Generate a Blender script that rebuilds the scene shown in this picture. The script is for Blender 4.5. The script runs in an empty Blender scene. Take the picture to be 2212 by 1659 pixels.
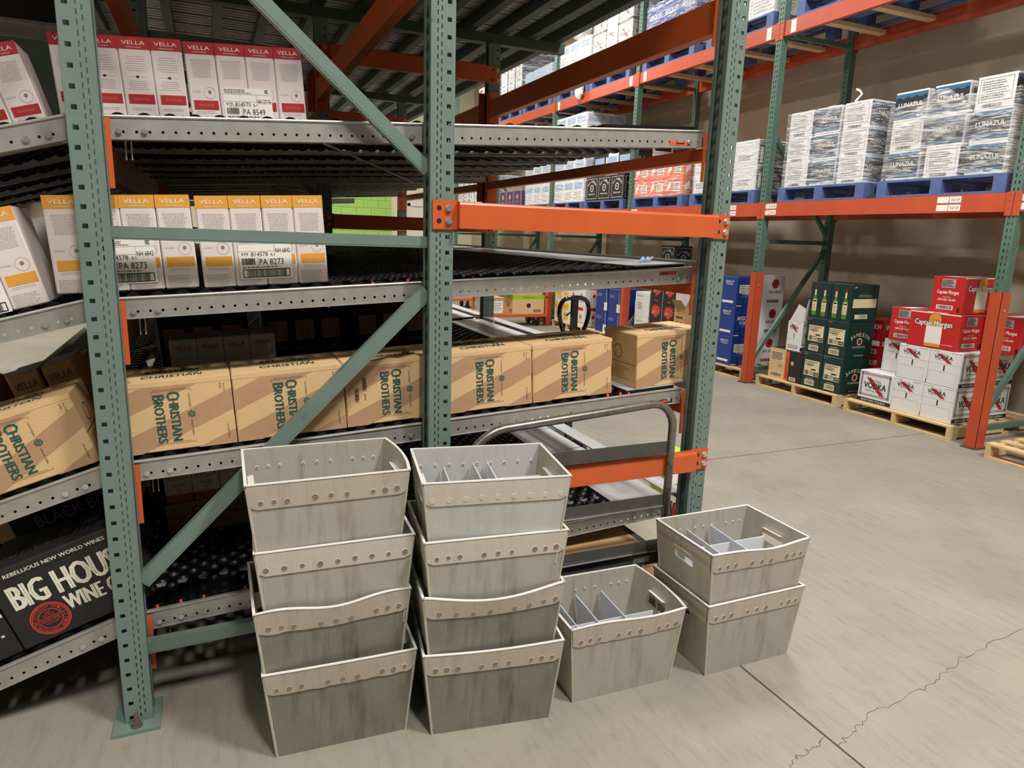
import bpy, math, random
from math import sin, cos, pi, atan, radians
from mathutils import Matrix, Vector
import numpy as np
random.seed(7)
S = bpy.context.scene
COL = S.collection
# ------------------------------------------------------------------ camera
F, YAW, PITCH, ROLL, CX, CY, CZ = 1485.4695, 0.4157, 0.2109, 0.0323, 0.2992, -2.2186, 1.5619
cy_, sy_, cp_, sp_ = cos(YAW), sin(YAW), cos(PITCH), sin(PITCH)
fw = Vector((sy_*cp_, cy_*cp_, -sp_)); rt = Vector((cy_, -sy_, 0)); up = rt.cross(fw)
r2 = cos(ROLL)*rt + sin(ROLL)*up; u2 = -sin(ROLL)*rt + cos(ROLL)*up
cam = bpy.data.cameras.new('camera'); cam.sensor_width = 36; cam.lens = F/2212*36
cam.clip_start = .05; cam.clip_end = 80
co = bpy.data.objects.new('camera', cam); COL.objects.link(co)
co.matrix_world = Matrix(((r2.x, u2.x, -fw.x, CX), (r2.y, u2.y, -fw.y, CY), (r2.z, u2.z, -fw.z, CZ), (0, 0, 0, 1)))
S.camera = co
# ------------------------------------------------------------------ world, exposure
w = bpy.data.worlds.new('world'); S.world = w; w.use_nodes = True
w.node_tree.nodes['Background'].inputs[0].default_value = (1, .97, .93, 1)
w.node_tree.nodes['Background'].inputs[1].default_value = 0.015
S.view_settings.view_transform = 'Standard'; S.view_settings.look = 'None'
S.view_settings.gamma = 1; S.view_settings.use_curve_mapping = False
S.view_settings.exposure = 0.0
LAMPS = [  # x, y, z, size along x, size along y, watts
    (3.5, -3.8, 7.2, .5, 1.3, 490), (3.9, 1.6, 5.9, .5, 1.3, 165), (3.9, 7.0, 5.9, .5, 1.3, 240), (3.9, 12.5, 5.9, .5, 1.3, 280),
    (.9, -4.2, 7.2, .5, 1.3, 370), (-2.6, -4.2, 4.3, .5, 1.3, 50),  # low front-left lamp is added fill for the overhead beam and top packs
    (-3.0, 0.5, 5.6, .5, 1.3, 150), (-3.0, 4.5, 5.6, .5, 1.3, 260), (-3.0, 9.0, 5.6, .5, 1.3, 200)]
for i, (x, y, z, sx, sy, W) in enumerate(LAMPS):
    l = bpy.data.lights.new('lamp_light', 'AREA'); l.shape = 'RECTANGLE'; l.size = sx; l.size_y = sy
    l.energy = W; l.color = (1, .955, .915)
    o = bpy.data.objects.new('lamp_light', l); COL.objects.link(o); o.location = (x, y, z-.03)
# ------------------------------------------------------------------ materials
def lin(c): return tuple(((v/255)/12.92 if v/255 <= .04045 else (((v/255)+.055)/1.055)**2.4) for v in c)
M = {}
def mat(name, rgb, rough=.6, metal=0., noise=0., nscale=30., dirt=None, dscale=6., dth=.62, bump=0., bscale=200., coat=0., stretch=None, emit=0., alpha=1., spec=.5):
    m = bpy.data.materials.new(name); m.use_nodes = True; M[name] = m
    nt = m.node_tree; N = nt.nodes; L = nt.links; b = N['Principled BSDF']
    c = lin(rgb)+(1,)
    b.inputs['Base Color'].default_value = c; b.inputs['Roughness'].default_value = rough; b.inputs['Metallic'].default_value = metal
    b.inputs['Coat Weight'].default_value = coat; b.inputs['Specular IOR Level'].default_value = spec
    if alpha < 1: b.inputs['Alpha'].default_value = alpha
    if emit: b.inputs['Emission Color'].default_value = c; b.inputs['Emission Strength'].default_value = emit
    if noise or dirt or bump:
        tc = N.new('ShaderNodeTexCoord'); mp = N.new('ShaderNodeMapping'); L.new(tc.outputs['Object'], mp.inputs[0])
        if stretch: mp.inputs['Scale'].default_value = stretch
        src = None
        if noise:
            n = N.new('ShaderNodeTexNoise'); n.inputs['Scale'].default_value = nscale; n.inputs['Detail'].default_value = 6
            L.new(mp.outputs[0], n.inputs['Vector'])
            r = N.new('ShaderNodeValToRGB'); r.color_ramp.elements[0].position = .3; r.color_ramp.elements[1].position = .7
            r.color_ramp.elements[0].color = tuple(v*(1-noise) for v in c[:3])+(1,); r.color_ramp.elements[1].color = tuple(min(1, v*(1+noise)) for v in c[:3])+(1,)
            L.new(n.outputs['Fac'], r.inputs[0]); src = r.outputs[0]
        if dirt:
            n = N.new('ShaderNodeTexNoise'); n.inputs['Scale'].default_value = dscale; n.inputs['Detail'].default_value = 9; n.inputs['Roughness'].default_value = .7
            L.new(mp.outputs[0], n.inputs['Vector'])
            r = N.new('ShaderNodeValToRGB'); r.color_ramp.elements[0].position = dth; r.color_ramp.elements[1].position = min(1, dth+.12)
            r.color_ramp.elements[0].color = (0, 0, 0, 1); r.color_ramp.elements[1].color = (1, 1, 1, 1)
            mx = N.new('ShaderNodeMix'); mx.data_type = 'RGBA'
            L.new(n.outputs['Fac'], r.inputs[0]); L.new(r.outputs[0], mx.inputs[0])
            if src: L.new(src, mx.inputs[6])
            else: mx.inputs[6].default_value = c
            mx.inputs[7].default_value = lin(dirt)+(1,); src = mx.outputs[2]
        if src: L.new(src, b.inputs['Base Color'])
        if bump:
            n = N.new('ShaderNodeTexNoise'); n.inputs['Scale'].default_value = bscale; n.inputs['Detail'].default_value = 4
            L.new(mp.outputs[0], n.inputs['Vector'])
            bp = N.new('ShaderNodeBump'); bp.inputs['Strength'].default_value = bump; bp.inputs['Distance'].default_value = .01
            L.new(n.outputs['Fac'], bp.inputs['Height']); L.new(bp.outputs[0], b.inputs['Normal'])
    return m
mat('green_paint', (108, 128, 120), .42, noise=.06, nscale=12, dirt=(52, 60, 52), dscale=9, dth=.66)
mat('dark_green_paint', (58, 76, 68), .5, noise=.08, nscale=12)
mat('rack_green', (84, 114, 100), .45, noise=.1, nscale=10)
mat('orange_paint', (200, 92, 46), .38, noise=.05, nscale=8, dirt=(120, 44, 20), dscale=11, dth=.70)
mat('rack_orange', (190, 78, 46), .4, noise=.07, nscale=6, dirt=(90, 44, 30), dscale=9, dth=.70)
mat('galvanized', (176, 174, 168), .42, metal=.55, noise=.10, nscale=25, dirt=(120, 112, 100), dscale=14, dth=.64)
mat('plate_steel', (205, 208, 208), .38, metal=.35, noise=.07, nscale=9, dirt=(110, 112, 114), dscale=7, dth=.66)
mat('bright_steel', (215, 215, 212), .3, metal=.8)
mat('dark_steel', (74, 72, 68), .5, noise=.12, nscale=15, dirt=(120, 112, 100), dscale=30, dth=.7)
mat('worn_tube', (136, 130, 124), .33, metal=.75, noise=.14, nscale=30, dirt=(84, 66, 54), dscale=26, dth=.56)
mat('black_plastic', (12, 12, 13), .42, spec=.35)
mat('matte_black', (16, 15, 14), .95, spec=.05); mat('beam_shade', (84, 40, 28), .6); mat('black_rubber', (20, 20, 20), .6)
mat('black_gloss', (14, 14, 15), .15, coat=.5)
mat('orange_clip', (232, 88, 52), .4)
mat('concrete_dark', (70, 66, 60), .9)
mat('deck_steel', (206, 206, 202), .5, metal=.1, noise=.15, nscale=9, dirt=(70, 66, 60), dscale=12, dth=.6)
mat('kraft', (218, 184, 134), .75, noise=.04, nscale=40, bump=.12, bscale=60, stretch=(1, 1, 8))
mat('kraft_dark', (182, 144, 108), .75, noise=.04, nscale=40)
mat('kraft_plain', (190, 152, 108), .8, noise=.07, nscale=20)
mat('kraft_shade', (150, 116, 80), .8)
mat('carton_white', (226, 226, 226), .5, noise=.02, nscale=8)
mat('vella_white', (226, 215, 211), .42, noise=.03, nscale=10)
mat('vella_red', (176, 48, 50), .4); mat('vella_red_line', (228, 120, 104), .5)
mat('vella_gold', (226, 160, 64), .4); mat('vella_gold_line', (240, 190, 110), .5)
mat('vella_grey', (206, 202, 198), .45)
mat('ink', (34, 32, 32), .5); mat('ink_grey', (130, 122, 118), .6); mat('ink_lightgrey', (176, 168, 164), .6)
mat('print_white', (238, 234, 226), .5); mat('print_cream', (224, 210, 172), .5)
mat('ink_green', (30, 84, 78), .6); mat('ink_brown', (96, 68, 46), .7)
mat('seam_dark', (60, 46, 34), .9); mat('tape', (196, 166, 120), .25, coat=.4)
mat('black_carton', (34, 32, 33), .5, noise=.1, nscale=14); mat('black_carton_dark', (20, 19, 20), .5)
mat('bh_cream', (232, 226, 206), .6, noise=.05, nscale=20, dirt=(60, 56, 52), dscale=70, dth=.70)
mat('bh_red', (222, 74, 52), .5)
mat('jameson_green', (20, 50, 46), .35, noise=.04); mat('bottle_green', (72, 140, 40), .3); mat('cap_red', (110, 30, 24), .5)
mat('cm_red', (196, 38, 38), .38, noise=.03); mat('cm_gold', (224, 150, 52), .5)
mat('absolut_blue', (30, 60, 140), .35, noise=.05); mat('svedka_blue', (28, 52, 128), .35); mat('pale_blue', (150, 176, 206), .5)
mat('vodka_red', (196, 34, 44), .5); mat('smirnoff_red', (176, 28, 34), .4)
mat('lunazul_navy', (22, 34, 46), .4); mat('lunazul_teal', (40, 104, 140), .4)
mat('purple_carton', (74, 52, 110), .5); mat('purple_gold', (200, 148, 70), .5)
mat('fire_red', (220, 60, 40), .5); mat('yellow_print', (236, 190, 40), .5); mat('lime_print', (150, 196, 40), .5)
mat('franzia_red', (150, 52, 52), .5); mat('franzia_cream', (206, 186, 166), .5); mat('jager_orange', (232, 96, 30), .4)
mat('pallet_blue', (80, 100, 148), .6, noise=.12, nscale=14, dirt=(160, 176, 214), dscale=20, dth=.62)
mat('pallet_wood', (212, 184, 136), .8, noise=.10, nscale=8, dirt=(140, 108, 70), dscale=6, dth=.66, stretch=(2, 2, 10))
mat('deck_wood', (196, 158, 112), .75, noise=.15, nscale=6, dirt=(96, 66, 44), dscale=5, dth=.58, stretch=(1, 8, 8))
mat('rivet', (126, 110, 92), .6); mat('bag_white', (240, 240, 238), .4); mat('cable', (40, 40, 40), .5)
mat('wall_cream', (226, 216, 188), .85, noise=.02, nscale=3)
mat('wall_tan', (182, 168, 148), .85, noise=.02, nscale=3)
mat('door_white', (230, 224, 206), .6)
mat('ceiling_paint', (200, 200, 196), .9)
mat('lamp_white', (255, 250, 240), .5, emit=3.0)
mat('bag_green', (170, 206, 60), .5)
mat('brick_joint', (120, 150, 90), .9)

def floor_mat():
    m = bpy.data.materials.new('concrete_floor'); m.use_nodes = True; M['floor'] = m
    nt = m.node_tree; N = nt.nodes; L = nt.links; b = N['Principled BSDF']
    tc = N.new('ShaderNodeTexCoord')
    def noise(scale, detail, rough=.6, vec=None, dist=0):
        n = N.new('ShaderNodeTexNoise'); n.inputs['Scale'].default_value = scale; n.inputs['Detail'].default_value = detail
        n.inputs['Roughness'].default_value = rough; n.inputs['Distortion'].default_value = dist
        L.new(vec or tc.outputs['Object'], n.inputs['Vector']); return n.outputs['Fac']
    def ramp(f, p0, c0, p1, c1):
        r = N.new('ShaderNodeValToRGB'); e = r.color_ramp.elements
        e[0].position = p0; e[0].color = c0+(1,); e[1].position = p1; e[1].color = c1+(1,); L.new(f, r.inputs[0]); return r.outputs[0]
    def mul(a, bb, fac=1.):
        x = N.new('ShaderNodeMix'); x.data_type = 'RGBA'; x.blend_type = 'MULTIPLY'; x.inputs[0].default_value = fac
        L.new(a, x.inputs[6]); L.new(bb, x.inputs[7]); return x.outputs[2]
    base = ramp(noise(1.3, 5), .3, lin((141, 136, 124)), .7, lin((156, 151, 138)))
    mp = N.new('ShaderNodeMapping'); mp.inputs['Scale'].default_value = (9, 1.6, 1); mp.inputs['Rotation'].default_value = (0, 0, .9)
    L.new(tc.outputs['Object'], mp.inputs[0])
    scr = ramp(noise(3.5, 10, .75, mp.outputs[0], .6), .50, (1, 1, 1), .74, (.66, .64, .62))
    spk = ramp(noise(60, 3), .62, (1, 1, 1), .78, (.62, .6, .56))
    bl = ramp(noise(.7, 4, .6), .4, (1, 1, 1), .75, (.86, .85, .84))
    c = mul(mul(mul(base, scr, .8), spk, .7), bl)
    L.new(c, b.inputs['Base Color']); b.inputs['Roughness'].default_value = .62
    bp = N.new('ShaderNodeBump'); bp.inputs['Strength'].default_value = .08; L.new(noise(40, 6), bp.inputs['Height']); L.new(bp.outputs[0], b.inputs['Normal'])
floor_mat()

def tote_mat(name, rgb, dirty, flute, tr=.28):
    """fluted translucent plastic; flute: 0 = none, 1 = lines along z seen on faces that run in x"""
    m = bpy.data.materials.new(name); m.use_nodes = True; M[name] = m
    nt = m.node_tree; N = nt.nodes; L = nt.links; b = N['Principled BSDF']; out = N['Material Output']
    tc = N.new('ShaderNodeTexCoord'); c = lin(rgb)
    w_ = N.new('ShaderNodeTexWave'); w_.bands_direction = 'X'; w_.inputs['Scale'].default_value = 3.1416*2/ (2*pi) * 70; w_.inputs['Distortion'].default_value = .15
    L.new(tc.outputs['Object'], w_.inputs['Vector'])
    def ramp(f, p0, c0, p1, c1):
        r = N.new('ShaderNodeValToRGB'); e = r.color_ramp.elements
        e[0].position = p0; e[0].color = tuple(c0)+(1,); e[1].position = p1; e[1].color = tuple(c1)+(1,); L.new(f, r.inputs[0]); return r.outputs[0]
    def mul(a, bb, fac=1.):
        x = N.new('ShaderNodeMix'); x.data_type = 'RGBA'; x.blend_type = 'MULTIPLY'; x.inputs[0].default_value = fac
        L.new(a, x.inputs[6]); L.new(bb, x.inputs[7]); return x.outputs[2]
    mp = N.new('ShaderNodeMapping'); mp.inputs['Scale'].default_value = (16, 16, 2.2); L.new(tc.outputs['Object'], mp.inputs[0])
    n1 = N.new('ShaderNodeTexNoise'); n1.inputs['Scale'].default_value = 2.2; n1.inputs['Detail'].default_value = 8; L.new(mp.outputs[0], n1.inputs['Vector'])
    n2 = N.new('ShaderNodeTexNoise'); n2.inputs['Scale'].default_value = 5; n2.inputs['Detail'].default_value = 6; L.new(tc.outputs['Object'], n2.inputs['Vector'])
    base = ramp(n2.outputs['Fac'], .3, [v*.9 for v in c], .7, [min(1, v*1.06) for v in c])
    d1 = ramp(n1.outputs['Fac'], .5, (1, 1, 1), .78, (1-.30*dirty, 1-.33*dirty, 1-.37*dirty))
    d2 = ramp(n2.outputs['Fac'], .42, (1, 1, 1), .75, (1-.22*dirty, 1-.24*dirty, 1-.27*dirty))
    col = mul(mul(base, d1), d2)
    if flute:
        f = ramp(w_.outputs['Fac'], .2, (1-.30*flute, 1-.30*flute, 1-.30*flute), .7, (1, 1, 1)); col = mul(col, f)
    L.new(col, b.inputs['Base Color']); b.inputs['Roughness'].default_value = .38
    if flute:
        bp = N.new('ShaderNodeBump'); bp.inputs['Strength'].default_value = .5; bp.inputs['Distance'].default_value = .002
        L.new(w_.outputs['Fac'], bp.inputs['Height']); L.new(bp.outputs[0], b.inputs['Normal'])
    t = N.new('ShaderNodeBsdfTranslucent'); L.new(col, t.inputs['Color'])
    mx = N.new('ShaderNodeMixShader'); mx.inputs[0].default_value = tr
    L.new(b.outputs[0], mx.inputs[1]); L.new(t.outputs[0], mx.inputs[2]); L.new(mx.outputs[0], out.inputs['Surface'])
tote_mat('tote_dirty', (176, 170, 160), 1.3, 1.5); tote_mat('tote_mid', (214, 208, 196), .9, .8); tote_mat('tote_clean', (222, 222, 218), .35, .5)
tote_mat('tote_band', (216, 205, 188), .7, .6, .2); tote_mat('tote_band_clean', (226, 218, 204), .4, .2, .2)
tote_mat('tote_end', (214, 210, 194), .45, 0, .3); tote_mat('tote_rim', (244, 242, 236), .1, 0, .1); tote_mat('tote_divider', (232, 236, 242), .15, 0, .3)

def wrap_mat():
    m = bpy.data.materials.new('stretch_film'); m.use_nodes = True; M['film'] = m
    nt = m.node_tree; N = nt.nodes; L = nt.links; b = N['Principled BSDF']
    b.inputs['Base Color'].default_value = (.98, .98, .98, 1); b.inputs['Roughness'].default_value = .18
    b.inputs['Alpha'].default_value = .30; b.inputs['Specular IOR Level'].default_value = 1.0
    tc = N.new('ShaderNodeTexCoord'); mp = N.new('ShaderNodeMapping'); mp.inputs['Scale'].default_value = (1.5, 1.5, 14)
    L.new(tc.outputs['Object'], mp.inputs[0])
    n = N.new('ShaderNodeTexNoise'); n.inputs['Scale'].default_value = 4; n.inputs['Detail'].default_value = 6; n.inputs['Distortion'].default_value = 1.2
    L.new(mp.outputs[0], n.inputs['Vector'])
    bp = N.new('ShaderNodeBump'); bp.inputs['Strength'].default_value = .8; bp.inputs['Distance'].default_value = .025
    L.new(n.outputs['Fac'], bp.inputs['Height']); L.new(bp.outputs[0], b.inputs['Normal'])
    r = N.new('ShaderNodeValToRGB'); e = r.color_ramp.elements; e[0].position = .45; e[0].color = (.10,)*3+(1,); e[1].position = .70; e[1].color = (.72,)*3+(1,)
    L.new(n.outputs['Fac'], r.inputs[0]); L.new(r.outputs[0], b.inputs['Alpha'])
wrap_mat()
def block_mat():
    m = bpy.data.materials.new('green_block_wall'); m.use_nodes = True; M['green_block'] = m
    nt = m.node_tree; N = nt.nodes; L = nt.links; b = N['Principled BSDF']
    tc = N.new('ShaderNodeTexCoord'); mp = N.new('ShaderNodeMapping'); mp.inputs['Rotation'].default_value = (pi/2, 0, 0); L.new(tc.outputs['Object'], mp.inputs[0])
    br = N.new('ShaderNodeTexBrick'); br.inputs['Scale'].default_value = 1; br.inputs['Brick Width'].default_value = .4; br.inputs['Row Height'].default_value = .2; br.inputs['Mortar Size'].default_value = .01
    br.inputs['Color1'].default_value = lin((156, 204, 92))+(1,); br.inputs['Color2'].default_value = lin((164, 210, 100))+(1,); br.inputs['Mortar'].default_value = lin((128, 172, 80))+(1,)
    L.new(mp.outputs[0], br.inputs['Vector']); L.new(br.outputs['Color'], b.inputs['Base Color']); b.inputs['Roughness'].default_value = .6
block_mat()
# ------------------------------------------------------------------ mesh builder
WM = {}                      # world matrices of things and parts
class MB:
    def __init__(s, T=None): s.v = []; s.f = []; s.m = []; s.mats = []; s.T = T or Matrix.Identity(4)
    def mi(s, mname):
        if mname not in s.mats: s.mats.append(mname)
        return s.mats.index(mname)
    def add(s, vs, fs, mname):
        n = len(s.v); T = s.T
        s.v += [T @ Vector(p) for p in vs]; k = s.mi(mname)
        s.f += [tuple(n+i for i in f) for f in fs]; s.m += [k]*len(fs)
    def box(s, x0, x1, y0, y1, z0, z1, mname):
        s.add([(x0, y0, z0), (x1, y0, z0), (x1, y1, z0), (x0, y1, z0), (x0, y0, z1), (x1, y0, z1), (x1, y1, z1), (x0, y1, z1)],
              [(3, 2, 1, 0), (4, 5, 6, 7), (0, 1, 5, 4), (1, 2, 6, 5), (2, 3, 7, 6), (3, 0, 4, 7)], mname)
    def hexa(s, p, mname):    # 8 points: bottom loop then top loop
        s.add(p, [(3, 2, 1, 0), (4, 5, 6, 7), (0, 1, 5, 4), (1, 2, 6, 5), (2, 3, 7, 6), (3, 0, 4, 7)], mname)
    def bar(s, a, b, wd, ht, mname, upv=(0, 0, 1)):
        a, b = Vector(a), Vector(b); d = (b-a).normalized(); sd = d.cross(Vector(upv)).normalized()*wd/2; u = sd.cross(d).normalized()*ht/2
        s.hexa([a-sd-u, a+sd-u, b+sd-u, b-sd-u, a-sd+u, a+sd+u, b+sd+u, b-sd+u], mname)
    def prism(s, pts, d, mname):   # polygon pts (3d list) extruded by vector d
        n = len(pts); d = Vector(d); pts = [Vector(p) for p in pts]
        s.add(pts+[p+d for p in pts], [tuple(range(n))[::-1], tuple(range(n, 2*n))]+[(i, (i+1) % n, n+(i+1) % n, n+i) for i in range(n)], mname)
    def cyl(s, a, b, r, mname, n=12, r1=None, cap=True):
        a, b = Vector(a), Vector(b); d = (b-a).normalized(); x = d.orthogonal().normalized(); y = d.cross(x); r1 = r if r1 is None else r1
        A = [a+(x*cos(2*pi*i/n)+y*sin(2*pi*i/n))*r for i in range(n)]; B = [b+(x*cos(2*pi*i/n)+y*sin(2*pi*i/n))*r1 for i in range(n)]
        s.add(A+B, [(i, (i+1) % n, n+(i+1) % n, n+i) for i in range(n)]+([tuple(range(n))[::-1], tuple(range(n, 2*n))] if cap else []), mname)
    def tube(s, pts, r, mname, n=10):
        pts = [Vector(p) for p in pts]; rings = []; prev = None
        for i, p in enumerate(pts):
            d = ((pts[min(i+1, len(pts)-1)]-pts[max(i-1, 0)])).normalized()
            x = d.orthogonal().normalized() if prev is None else (prev-d*prev.dot(d)).normalized()
            prev = x; y = d.cross(x); rings.append([p+(x*cos(2*pi*k/n)+y*sin(2*pi*k/n))*r for k in range(n)])
        vs = [q for R_ in rings for q in R_]; fs = []
        for i in range(len(rings)-1):
            for k in range(n): fs.append((i*n+k, i*n+(k+1) % n, (i+1)*n+(k+1) % n, (i+1)*n+k))
        fs += [tuple(range(n))[::-1], tuple(range((len(rings)-1)*n, len(rings)*n))]
        s.add(vs, fs, mname)
    def perf(s, O, U, V, x0, x1, y0, y1, cols, mname):
        """perforated sheet on frame O,U,V. cols: (xl, xr, hole height, pitch, first centre)"""
        O, U, V = Vector(O), Vector(U), Vector(V); P = lambda x, y: O+U*x+V*y
        xs = x0; cols = sorted(cols)
        def q(a, b, c, d):
            if b-a > 1e-6 and d-c > 1e-6: s.add([P(a, c), P(b, c), P(b, d), P(a, d)], [(0, 1, 2, 3)], mname)
        for xl, xr, hh, pitch, c0 in cols:
            q(xs, xl, y0, y1); y = y0; c = c0
            while c < y1-hh/2:
                if c-hh/2 > y0: q(xl, xr, y, c-hh/2); y = c+hh/2
                c += pitch
            q(xl, xr, y, y1); xs = xr
        q(xs, x1, y0, y1)
    def perf_round(s, O, U, V, x0, x1, yb, yt, yc, r, pitch, first, mname):
        O, U, V = Vector(O), Vector(U), Vector(V); P = lambda x, y: O+U*x+V*y
        h = pitch/2; y0, y1 = yc-h, yc+h
        def q(a, b, c, d): s.add([P(a, c), P(b, c), P(b, d), P(a, d)], [(0, 1, 2, 3)], mname)
        if y0 > yb: q(x0, x1, yb, y0)
        q(x0, x1, y1, yt); c = first; xs = x0
        while c+h < x1:
            if c-h > xs+1e-6: q(xs, c-h, y0, y1)
            sq = [(1, 0), (1, 1), (0, 1), (-1, 1), (-1, 0), (-1, -1), (0, -1), (1, -1)]
            out = [P(c+a*h, yc+b*h) for a, b in sq]; inn = [P(c+cos(k*pi/4)*r, yc+sin(k*pi/4)*r) for k in range(8)]
            s.add(out+inn, [(k, (k+1) % 8, 8+(k+1) % 8, 8+k) for k in range(8)], mname)
            xs = c+h; c += pitch
        if x1 > xs: q(xs, x1, y0, y1)
    def mesh(s, name, inv=None, smooth=False):
        me = bpy.data.meshes.new(name); vs = s.v if inv is None else [inv @ p for p in s.v]
        me.from_pydata([tuple(p) for p in vs], [], s.f)
        for k in s.mats: me.materials.append(M[k])
        me.polygons.foreach_set('material_index', s.m)
        if smooth: me.polygons.foreach_set('use_smooth', [True]*len(s.f))
        me.update(); return me
    def build(s, name, parent=None, smooth=False, solid=0, local=False, mw=None):
        inv = None
        if parent is not None and not local: inv = WM[parent.name].inverted()
        elif mw is not None: inv = mw.inverted()
        o = bpy.data.objects.new(name, s.mesh(name, inv, smooth)); COL.objects.link(o)
        if parent is not None: o.parent = parent; WM[o.name] = WM[parent.name]
        elif mw is not None: o.matrix_world = mw; WM[o.name] = mw
        else: WM[o.name] = Matrix.Identity(4)
        if solid:
            md = o.modifiers.new('thickness', 'SOLIDIFY'); md.thickness = solid; md.offset = -1
        return o
def tag(o, label, cat, group=None, kind=None):
    if label: o['label'] = label
    if cat: o['category'] = cat
    if group: o['group'] = group
    if kind: o['kind'] = kind
    return o
def thing(name, label, cat, loc=(0, 0, 0), group=None, mw=None):
    o = bpy.data.objects.new(name, None); COL.objects.link(o); o.empty_display_size = .1
    mw = mw or Matrix.Translation(Vector(loc)); o.matrix_world = mw; WM[o.name] = mw
    return tag(o, label, cat, group)
def structure(o): o['kind'] = 'structure'; return o
def inst(me, name, mw, label, cat, group=None):
    o = bpy.data.objects.new(name, me); COL.objects.link(o); o.matrix_world = mw; WM[o.name] = mw
    return tag(o, label, cat, group)
def pinst(me, name, parent, lm):      # part that shares a mesh, lm = matrix in the parent's frame
    o = bpy.data.objects.new(name, me); COL.objects.link(o); o.parent = parent; o.matrix_local = lm
    WM[o.name] = WM[parent.name] @ lm; return o
Tr = lambda x, y, z: Matrix.Translation(Vector((x, y, z)))
# ------------------------------------------------------------------ print helpers (ink on carton faces)
TC = {}
def textgeo(t):
    if t not in TC:
        cu = bpy.data.curves.new('t', 'FONT'); cu.body = t; cu.size = 1; cu.resolution_u = 2
        ob = bpy.data.objects.new('t', cu); me = bpy.data.meshes.new_from_object(ob)
        vs = [tuple(v.co[:2]) for v in me.vertices]; fs = [tuple(p.vertices) for p in me.polygons]
        xs = [v[0] for v in vs] or [0]; ys = [v[1] for v in vs] or [0]
        TC[t] = (vs, fs, min(xs), max(xs), min(ys), max(ys))
        bpy.data.objects.remove(ob); bpy.data.curves.remove(cu); bpy.data.meshes.remove(me)
    return TC[t]
class Face:
    """a flat printing frame on a mesh: O lower left, U right, V up"""
    def __init__(s, mb, O, U, V, w, h):
        s.mb = mb; s.O = Vector(O); s.U = Vector(U).normalized(); s.V = Vector(V).normalized(); s.N = s.U.cross(s.V); s.w = w; s.h = h; s.e = .0006
    def P(s, x, y, k=1): return s.O+s.U*x+s.V*y+s.N*s.e*k
    def poly(s, pts, m, k=1, clip=True):
        if clip:
            for ax, lim, sg in ((0, 0, 1), (0, s.w, -1), (1, 0, 1), (1, s.h, -1)):
                out = []
                for i in range(len(pts)):
                    a, b = pts[i-1], pts[i]; da, db = (a[ax]-lim)*sg, (b[ax]-lim)*sg
                    if (da >= 0) != (db >= 0):
                        t = da/(da-db); out.append((a[0]+(b[0]-a[0])*t, a[1]+(b[1]-a[1])*t))
                    if db >= 0: out.append(b)
                pts = out
                if len(pts) < 3: return
        s.mb.add([s.P(x, y, k) for x, y in pts], [tuple(range(len(pts)))], m)
    def rect(s, x0, y0, x1, y1, m, k=1): s.poly([(x0, y0), (x1, y0), (x1, y1), (x0, y1)], m, k)
    def frame(s, x0, y0, x1, y1, t, m, k=1):
        s.rect(x0, y0, x1, y0+t, m, k); s.rect(x0, y1-t, x1, y1, m, k); s.rect(x0, y0+t, x0+t, y1-t, m, k); s.rect(x1-t, y0+t, x1, y1-t, m, k)
    def disc(s, x, y, r, m, k=1, n=20, ry=None): s.poly([(x+cos(2*pi*i/n)*r, y+sin(2*pi*i/n)*(ry or r)) for i in range(n)], m, k)
    def ring(s, x, y, r, t, m, k=1, n=24):
        vs = [s.P(x+cos(2*pi*i/n)*q, y+sin(2*pi*i/n)*q, k) for q in (r, r-t) for i in range(n)]
        s.mb.add(vs, [(i, (i+1) % n, n+(i+1) % n, n+i) for i in range(n)], m)
    def text(s, t, x, y, w, h, m, k=1, rot=0, shear=0, bold=0):
        """fit text t into a box w x h with lower left x, y (rot: radians about x, y)"""
        vs, fs, a, b, c, d = textgeo(t); sx = w/(b-a or 1); sy = h/(d-c or 1); cr, sr = cos(rot), sin(rot)
        for off in ([0] if not bold else [-bold, bold]):
            pts = []
            for (px, py) in vs:
                qy = (py-c)*sy; qx = (px-a)*sx+qy*shear+off; pts.append(s.P(x+qx*cr-qy*sr, y+qx*sr+qy*cr, k+(.1 if off > 0 else 0)))
            s.mb.add(pts, fs, m)
    def arc(s, t, cx, cy, r, h, a0, a1, m, k=1, flip=False):
        n = len(t)
        for i, ch in enumerate(t):
            if ch == ' ': continue
            a = a0+(a1-a0)*(i+.5)/n; wd = abs(a1-a0)*r/n*.75
            rot = a-pi/2 if not flip else a+pi/2
            px, py = cx+cos(a)*r, cy+sin(a)*r
            s.text(ch, px-cos(rot)*wd/2, py-sin(rot)*wd/2, wd, h, m, k, rot)
    def lines(s, x0, y0, x1, y1, n, m, k=1, seed=0, fill=.45, centre=False, words=True):
        rnd = random.Random(seed); p = (y1-y0)/n
        for i in range(n):
            yy = y1-(i+.5)*p; L_ = (x1-x0)*rnd.uniform(.72, 1); a = x0+((x1-x0)-L_)/2 if centre else x0; xx = a
            while xx < a+L_:
                wl = rnd.uniform(.03, .12)*(x1-x0) if words else L_
                s.rect(xx, yy-p*fill/2, min(xx+wl, a+L_), yy+p*fill/2, m, k); xx += wl+(x1-x0)*.02
    def barcode(s, x0, y0, x1, y1, n, m, k=1, seed=0, vert=False):
        rnd = random.Random(seed); t = 0; L_ = (y1-y0) if vert else (x1-x0)
        while t < L_:
            wd = L_/n*rnd.choice((.4, .7, 1.2)); 
            if vert: s.rect(x0, y0+t, x1, min(y0+t+wd, y1), m, k)
            else: s.rect(x0+t, y0, min(x0+t+wd, x1), y1, m, k)
            t += wd+L_/n*rnd.choice((.4, .8))
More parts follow.
